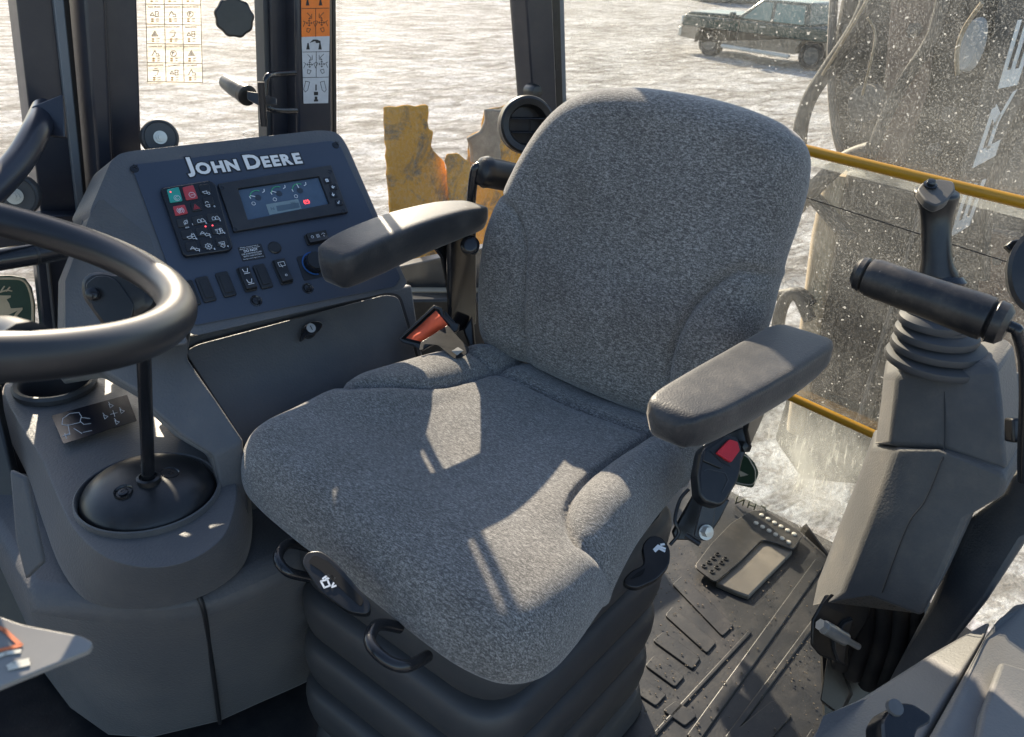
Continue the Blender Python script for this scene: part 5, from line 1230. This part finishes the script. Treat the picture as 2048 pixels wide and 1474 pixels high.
# ------------------------------------------------------------------ backhoe control tower
def tower():
    t = thing('control_tower', 'tall dusty grey backhoe control tower with a black joystick and bellows at the right', 'control tower', hz(1680, 1380, 0))
    back = V((.075, .06, 0))
    def row(A, B, Cc, D, bk=(.10, .05)):
        a, b, c, d = [hd(*q) for q in (A, B, Cc, D)]
        e = d+V((bk[0], .02, 0)); f = a+V((bk[0]*.6, .03, 0))
        return [a, b, c, d, e, f]
    up = [row((1780, 738, 1.29), (1802, 734, 1.22), (1888, 727, 1.17), (1978, 722, 1.14)),
          row((1767, 752, 1.29), (1792, 752, 1.215), (1888, 745, 1.16), (1994, 738, 1.125)),
          row((1763, 800, 1.29), (1788, 800, 1.215), (1888, 800, 1.16), (2003, 810, 1.12)),
          row((1750, 892, 1.29), (1778, 890, 1.22), (1880, 895, 1.165), (2013, 942, 1.115))]
    mk('upper_cover', loft(up), towerp, t, bev=.006, seg=3, ang=30)
    lo = [row((1744, 896, 1.30), (1794, 894, 1.21), (1878, 894, 1.155), (2003, 944, 1.108)),
          row((1738, 915, 1.31), (1786, 910, 1.212), (1876, 915, 1.155), (2013, 962, 1.105)),
          row((1708, 1000, 1.33), (1755, 1000, 1.232), (1850, 1000, 1.17), (2008, 992, 1.115)),
          row((1682, 1065, 1.35), (1728, 1070, 1.245), (1815, 1050, 1.185), (1936, 1034, 1.14)),
          row((1634, 1190, 1.39), (1682, 1185, 1.275), (1765, 1180, 1.22), (1862, 1198, 1.17)),
          row((1624, 1215, 1.39), (1654, 1206, 1.29), (1735, 1195, 1.24), (1842, 1235, 1.18))]
    mk('lower_cover', loft(lo), towerp, t, bev=.007, seg=3, ang=30)
    mk('mould_line', tube([hd(1888, 729, 1.163), hd(1889, 890, 1.155), hd(1880, 930, 1.15), hd(1850, 1002, 1.165), hd(1815, 1052, 1.18), hd(1764, 1185, 1.215)], .0009, 6), blacki, t)
    mk('base_plate', slab([hd(x, y, 1.30) for x, y in [(1652, 1190), (1745, 1205), (1735, 1245), (1700, 1300), (1700, 1335), (1640, 1312), (1622, 1290), (1624, 1240)]], cf*.006), blackp, t, bev=.003)
    mk('cutout', slab([hd(x, y, 1.297) for x, y in [(1644, 1208), (1662, 1188), (1688, 1196), (1692, 1230)]], cf*.001), blacki, t)
    bf = hd(1645, 1252, 1.27); b2 = hd(1690, 1278, 1.285)
    mk('mount_bolt', join(lathe(bf, b2-bf, [(0, -.006), (.009, -.006), (.0095, .0), (.0095, .004)], 6), lathe(bf, b2-bf, [(.0105, .004), (.0105, (b2-bf).length), (0, (b2-bf).length)], 24), lathe(b2, b2-bf, [(.005, 0), (.005, .03), (0, .03)], 14)), steel, t)
    mk('bracket', slab([hd(x, y, 1.29) for x, y in [(1668, 1275), (1690, 1245), (1708, 1238), (1695, 1290), (1690, 1330), (1678, 1325), (1670, 1300)]], cf*.012), steelblk, t, bev=.002)
    for i, (a, b) in enumerate((((1700, 1190), (1680, 1330)), ((1730, 1200), (1705, 1350)), ((1765, 1205), (1735, 1370)), ((1800, 1210), (1760, 1390)), ((1828, 1200), (1800, 1370)))):
        mk('tower_hose', tube([hd(*a, 1.33), hd((a[0]+b[0])/2+12, (a[1]+b[1])/2-10, 1.36), hd(*b, 1.42)], .015, 12), plastic('black hose', (.014, .014, .016), .55, 100, .3, .4) if i == 0 else bpy.data.materials['black hose'], t)
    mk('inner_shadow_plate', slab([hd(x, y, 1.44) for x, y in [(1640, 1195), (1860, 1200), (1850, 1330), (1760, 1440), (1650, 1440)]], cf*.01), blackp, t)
    mk('foot_bracket', loft([[hd(x, y, 1.42) for x, y in [(1655, 1310), (1672, 1305), (1700, 1385), (1680, 1430), (1640, 1400)]], [hd(x, y, 1.50) for x, y in [(1672, 1312), (1690, 1310), (1725, 1395), (1700, 1440), (1650, 1420)]]]), blackp, t, bev=.002)
    # rubber bellows under the joystick
    ax = V((.02, .02, 1)); n = 40
    def disc(cx, cy, w, tt, hgt, name='bellows_fold'):
        c = hd(cx, cy, tt); r = w/1700*tt/2
        mk(name, lathe(c, V((0, 0, 1)), [(r*.80, -.004), (r*.98, -.002), (r, .002), (r*.98, hgt*.55), (r*.86, hgt*.8), (r*.72, hgt), (r*.72, hgt+.004)], n, 1, .9, ref=cr), rubber, t)
    disc(1874, 722, 204, 1.20, .014); disc(1875, 697, 184, 1.195, .014); disc(1872, 672, 164, 1.19, .014); disc(1866, 645, 136, 1.185, .013); disc(1862, 628, 100, 1.185, .012)
    mk('bellows_core', tube([hd(1874, 722, 1.21), hd(1862, 610, 1.19)], [.055, .030], 24), rubber, t)
    # joystick
    js = []
    def jrow(cx, cy, w, d, tt): 
        c = hd(cx, cy, tt); a = w/1700*tt/2; b = d/1700*tt/2
        return [c+cr*a*math.cos(q)+(cf*.88+cu*.47)*b*math.sin(q) for q in [2*math.pi*i/28 for i in range(28)]]
    rows = [jrow(1880, 556, 84, 60, 1.165), jrow(1878, 544, 78, 60, 1.165), jrow(1874, 525, 60, 54, 1.163), jrow(1872, 480, 58, 56, 1.16), jrow(1872, 440, 58, 58, 1.157), jrow(1873, 418, 68, 64, 1.155), jrow(1873, 398, 84, 76, 1.15), jrow(1873, 386, 90, 86, 1.148), jrow(1873, 379, 84, 84, 1.147)]
    j = mk('joystick', loft(rows), blackp, t, ang=180, sub=1)
    # slanted triangular thumb face
    fr = Frame(hd(1875, 384, 1.13), cr, cu*.75+cf*.7)
    mk('thumb_face', slab(fillet([fr.at(x, y) for x, y in [(1834, 378), (1846, 363), (1878, 357), (1908, 362), (1912, 380), (1894, 402), (1872, 412), (1852, 402)]], .006, 4), fr.n*-.012), plastic('dusty thumb face', (.05, .048, .046), .5, 500, .3, .7, (.16, .14, .12)), j, bev=.0025, seg=3)
    mk('thumb_switch', lathe(fr.at(1860, 371, .001), fr.n, [(.009, 0), (.009, .002), (.0055, .003), (.0062, .006), (.005, .008), (0, .0085)], 22), blackg, j)
    mk('joystick_collar', lathe(hd(1888, 556, 1.17), V((.1, 0, 1)), [(.026, -.012), (.03, -.004), (.03, .002), (.022, .008), (0, .008)], 28), blackg, j)
    # horizontal roller grip in front
    a, b = hd(1712, 544, 1.02), hd(2010, 650, .935); d = (b-a).normalized(); Lg = (b-a).length
    gp_ = thing('pilot_handle', 'thick black roller grip with worn specks lying in front of the joystick', 'handle', (a+b)/2)
    gripm = plastic('worn black foam grip', (.010, .0105, .012), .36, 400, .2, .4, (.25, .21, .16), dscale=20, scratch=.9)
    mk('grip', lathe(a, d, [(0, -.002), (.015, -.001), (.020, .004), (.021, .010), (.018, .013), (.0215, .0145), (.0235, .022), (.0235, Lg*.5), (.0255, Lg-.026), (.025, Lg-.018), (.021, Lg-.016), (.0245, Lg-.012), (.0235, Lg-.002), (.017, Lg+.004), (0, Lg+.005)], 40), gripm, gp_)
    mk('rod', tube([b-d*.02, b+d*.01, hd(2036, 668, .93), hd(2048, 720, .95), hd(2050, 800, .99), hd(2046, 905, 1.05), hd(2046, 960, 1.08)], .0065, 14), blackg, gp_)
    mk('clamp', box(hd(2040, 860, 1.06), (.03, .02, .03), cr, cf), blackp, gp_, bev=.003)
    # neighbour covers
    s = thing('tower_side_cover', 'lighter grey cover box close behind the control tower at the right edge', 'cover', hd(2020, 1000, 1.25))
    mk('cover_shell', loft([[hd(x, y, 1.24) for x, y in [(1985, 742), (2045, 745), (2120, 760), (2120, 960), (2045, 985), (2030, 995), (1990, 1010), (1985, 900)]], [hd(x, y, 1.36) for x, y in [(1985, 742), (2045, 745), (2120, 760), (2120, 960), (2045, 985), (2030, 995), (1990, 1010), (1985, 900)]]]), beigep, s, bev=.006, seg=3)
    p = thing('left_tower_cover', 'smooth dark sloping cover panel between the control tower and the near corner console', 'cover', hd(1950, 1200, 1.25))
    mk('cover_panel', loft([[hd(x, y, tt) for x, y, tt in [(1935, 1040, 1.22), (2010, 985, 1.19), (2040, 900, 1.2), (2200, 880, 1.15), (2200, 1000, 1.1), (2050, 1085, 1.14), (1975, 1200, 1.17), (1800, 1420, 1.25), (1740, 1440, 1.32), (1790, 1340, 1.32), (1865, 1200, 1.26)]],
                            [hd(x, y, tt+.08) for x, y, tt in [(1935, 1040, 1.22), (2010, 985, 1.19), (2040, 900, 1.2), (2200, 880, 1.15), (2200, 1000, 1.1), (2050, 1085, 1.14), (1975, 1200, 1.17), (1800, 1420, 1.25), (1740, 1440, 1.32), (1790, 1340, 1.32), (1865, 1200, 1.26)]]]), towerp, p, bev=.01, seg=3, ang=30)
    # round mirror / light housing at the far right edge
    m_ = thing('round_lamp', 'round black housing on a small bracket cut by the right edge of the view', 'lamp', hd(2060, 550, 1.1))
    mk('housing', lathe(hd(2072, 545, 1.1), -cf+cr*-.2, [(.022, -.04), (.03, -.02), (.034, .0), (.03, .004), (0, .004)], 32, 1, 1.6, ref=cr), blackp, m_)
    mk('bracket', slab([hd(x, y, 1.12) for x, y in [(2012, 492), (2026, 480), (2060, 476), (2060, 505), (2032, 512)]], cf*.01), blackp, m_, bev=.002)
    mk('bracket_bolt', lathe(hd(2034, 505, 1.115), -cf, [(.005, 0), (.005, .004), (0, .004)], 6), blackg, m_)
tower()
def corner_console():
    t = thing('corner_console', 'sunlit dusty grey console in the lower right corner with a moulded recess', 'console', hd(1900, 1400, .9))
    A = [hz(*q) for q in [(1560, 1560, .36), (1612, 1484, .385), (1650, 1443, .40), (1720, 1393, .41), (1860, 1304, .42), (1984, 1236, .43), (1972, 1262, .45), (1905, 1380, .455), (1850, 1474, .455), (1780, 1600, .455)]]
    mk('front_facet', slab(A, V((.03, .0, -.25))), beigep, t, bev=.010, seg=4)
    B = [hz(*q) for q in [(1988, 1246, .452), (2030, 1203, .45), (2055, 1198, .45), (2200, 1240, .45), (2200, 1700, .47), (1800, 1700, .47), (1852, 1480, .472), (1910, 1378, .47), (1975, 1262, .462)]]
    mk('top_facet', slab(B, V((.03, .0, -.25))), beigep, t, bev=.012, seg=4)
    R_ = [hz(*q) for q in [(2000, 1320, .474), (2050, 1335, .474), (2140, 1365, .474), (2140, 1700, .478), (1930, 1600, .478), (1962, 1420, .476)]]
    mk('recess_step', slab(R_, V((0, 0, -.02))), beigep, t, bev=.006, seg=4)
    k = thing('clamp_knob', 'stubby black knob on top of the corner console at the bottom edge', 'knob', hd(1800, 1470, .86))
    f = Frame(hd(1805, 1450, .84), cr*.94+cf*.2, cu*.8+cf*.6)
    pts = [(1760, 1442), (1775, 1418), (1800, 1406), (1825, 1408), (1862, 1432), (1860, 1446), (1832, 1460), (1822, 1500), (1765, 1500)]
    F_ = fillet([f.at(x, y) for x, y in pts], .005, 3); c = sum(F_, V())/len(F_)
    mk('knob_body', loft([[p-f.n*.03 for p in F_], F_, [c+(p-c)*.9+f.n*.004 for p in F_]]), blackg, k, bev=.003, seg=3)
    mk('knob_cap', lathe(f.at(1788, 1416, .003), f.n, [(.009, 0), (.008, .004), (0, .005)], 20), flat('grey knob plastic', (.10, .10, .10), .3), k)  # cap in a paler grey than the knob body
corner_console()

# ------------------------------------------------------------------ pedal plates on the floor
def pedal():
    t = thing('foot_plate', 'bent steel step plate with rows of raised studs on the floor below the rear window', 'foot plate', hz(1480, 1100, 0))
    up = [(1420, 1090), (1462, 1046), (1500, 1022), (1530, 1020), (1600, 1062), (1607, 1070), (1586, 1100), (1560, 1088), (1525, 1078), (1478, 1125), (1430, 1165), (1388, 1133)]
    z = .020
    mk('plate', slab(fillet([hz(x, y, z) for x, y in up], .012, 3), (0, 0, -.004)), steelblk, t, bev=.001)
    mk('support', slab([hz(x, y, z-.004) for x, y in [(1440, 1100), (1480, 1060), (1500, 1075), (1455, 1115)]], (.0, .0, -.015)), blackp, t)
    paler = flat('bright stud', (.6, .56, .48), .4)  # these studs get one pale tone, brighter than the plate
    for i in range(6): mk('stud', lathe(hz(1523+i*13.0, 1031+i*7.6, z), (0, 0, 1), [(.0055, 0), (.0052, .003), (.0036, .004), (0, .004)], 14), paler, t)
    for i in range(6): mk('stud', lathe(hz(1512+i*13.0, 1047+i*7.6, z), (0, 0, 1), [(.0055, 0), (.0052, .003), (.0036, .004), (0, .004)], 14), paler, t)
    for x, y in ((1408, 1133), (1418, 1125), (1427, 1117), (1435, 1109), (1424, 1144), (1434, 1135), (1443, 1126), (1451, 1118)):
        mk('stud_ring', lathe(hz(x, y, z), (0, 0, 1), [(.006, 0), (.0055, .003), (.0035, .003), (.003, .0004), (0, .0004)], 14), steelblk, t)
    mk('tread_ramp', slab([hz(x, y, .012) for x, y in [(1432, 1165), (1528, 1078), (1586, 1102), (1498, 1192), (1470, 1182)]], (0, 0, -.012)), plastic('dusty worn metal', (.16, .145, .125), .35, 0, 0, .8, (.25, .22, .18), metal=.3), t, bev=.003)
pedal()
# emblem and mirrored word on the rear glass
def rear_marks():
    e = thing('emblem', 'green emblem with a cream border on the rear window, half hidden by the belt buckle', 'emblem', gp(1495, 975))
    def fx(x, y, d=.004): return gp(x, y, d)
    mk('green_field', slab(fillet([fx(x, y) for x, y in [(1440, 900), (1492, 904), (1512, 925), (1520, 945), (1508, 975), (1440, 960)]], .008), (-.0005, 0, 0)), flat('emblem dark green', (.03, .07, .045), .4), e)
    mk('border', tube([fx(x, y, .006) for x, y in [(1440, 905), (1490, 908), (1507, 926), (1514, 945), (1504, 968), (1440, 954)]], .0014, 6), flat('emblem cream', (.55, .52, .42), .5), e)
    mk('deer_tip', slab([fx(x, y, .006) for x, y in [(1480, 938), (1500, 948), (1484, 952)]], (-.0005, 0, 0)), flat('emblem cream light', (.55, .52, .42), .5), e)
    w = thing('window_word', 'small dark mirrored letters at the bottom of the rear window above the foot plate', 'lettering', gp(1510, 1010))
    # strokes straight on the glass, letters N H read from behind
    def st(*pts): return tube([fx(x, y, .004) for x, y in pts], .0018, 6, curve=False)
    mk('letters', join(st((1477, 992), (1473, 1006)), st((1473, 1006), (1491, 998)), st((1491, 998), (1487, 1010)), st((1501, 1001), (1497, 1014)), st((1514, 1006), (1510, 1018)), st((1499, 1008), (1512, 1012)), st((1524, 1010), (1532, 1014), (1534, 1022))), flat('olive ink', (.10, .11, .07), .5), w)
rear_marks()
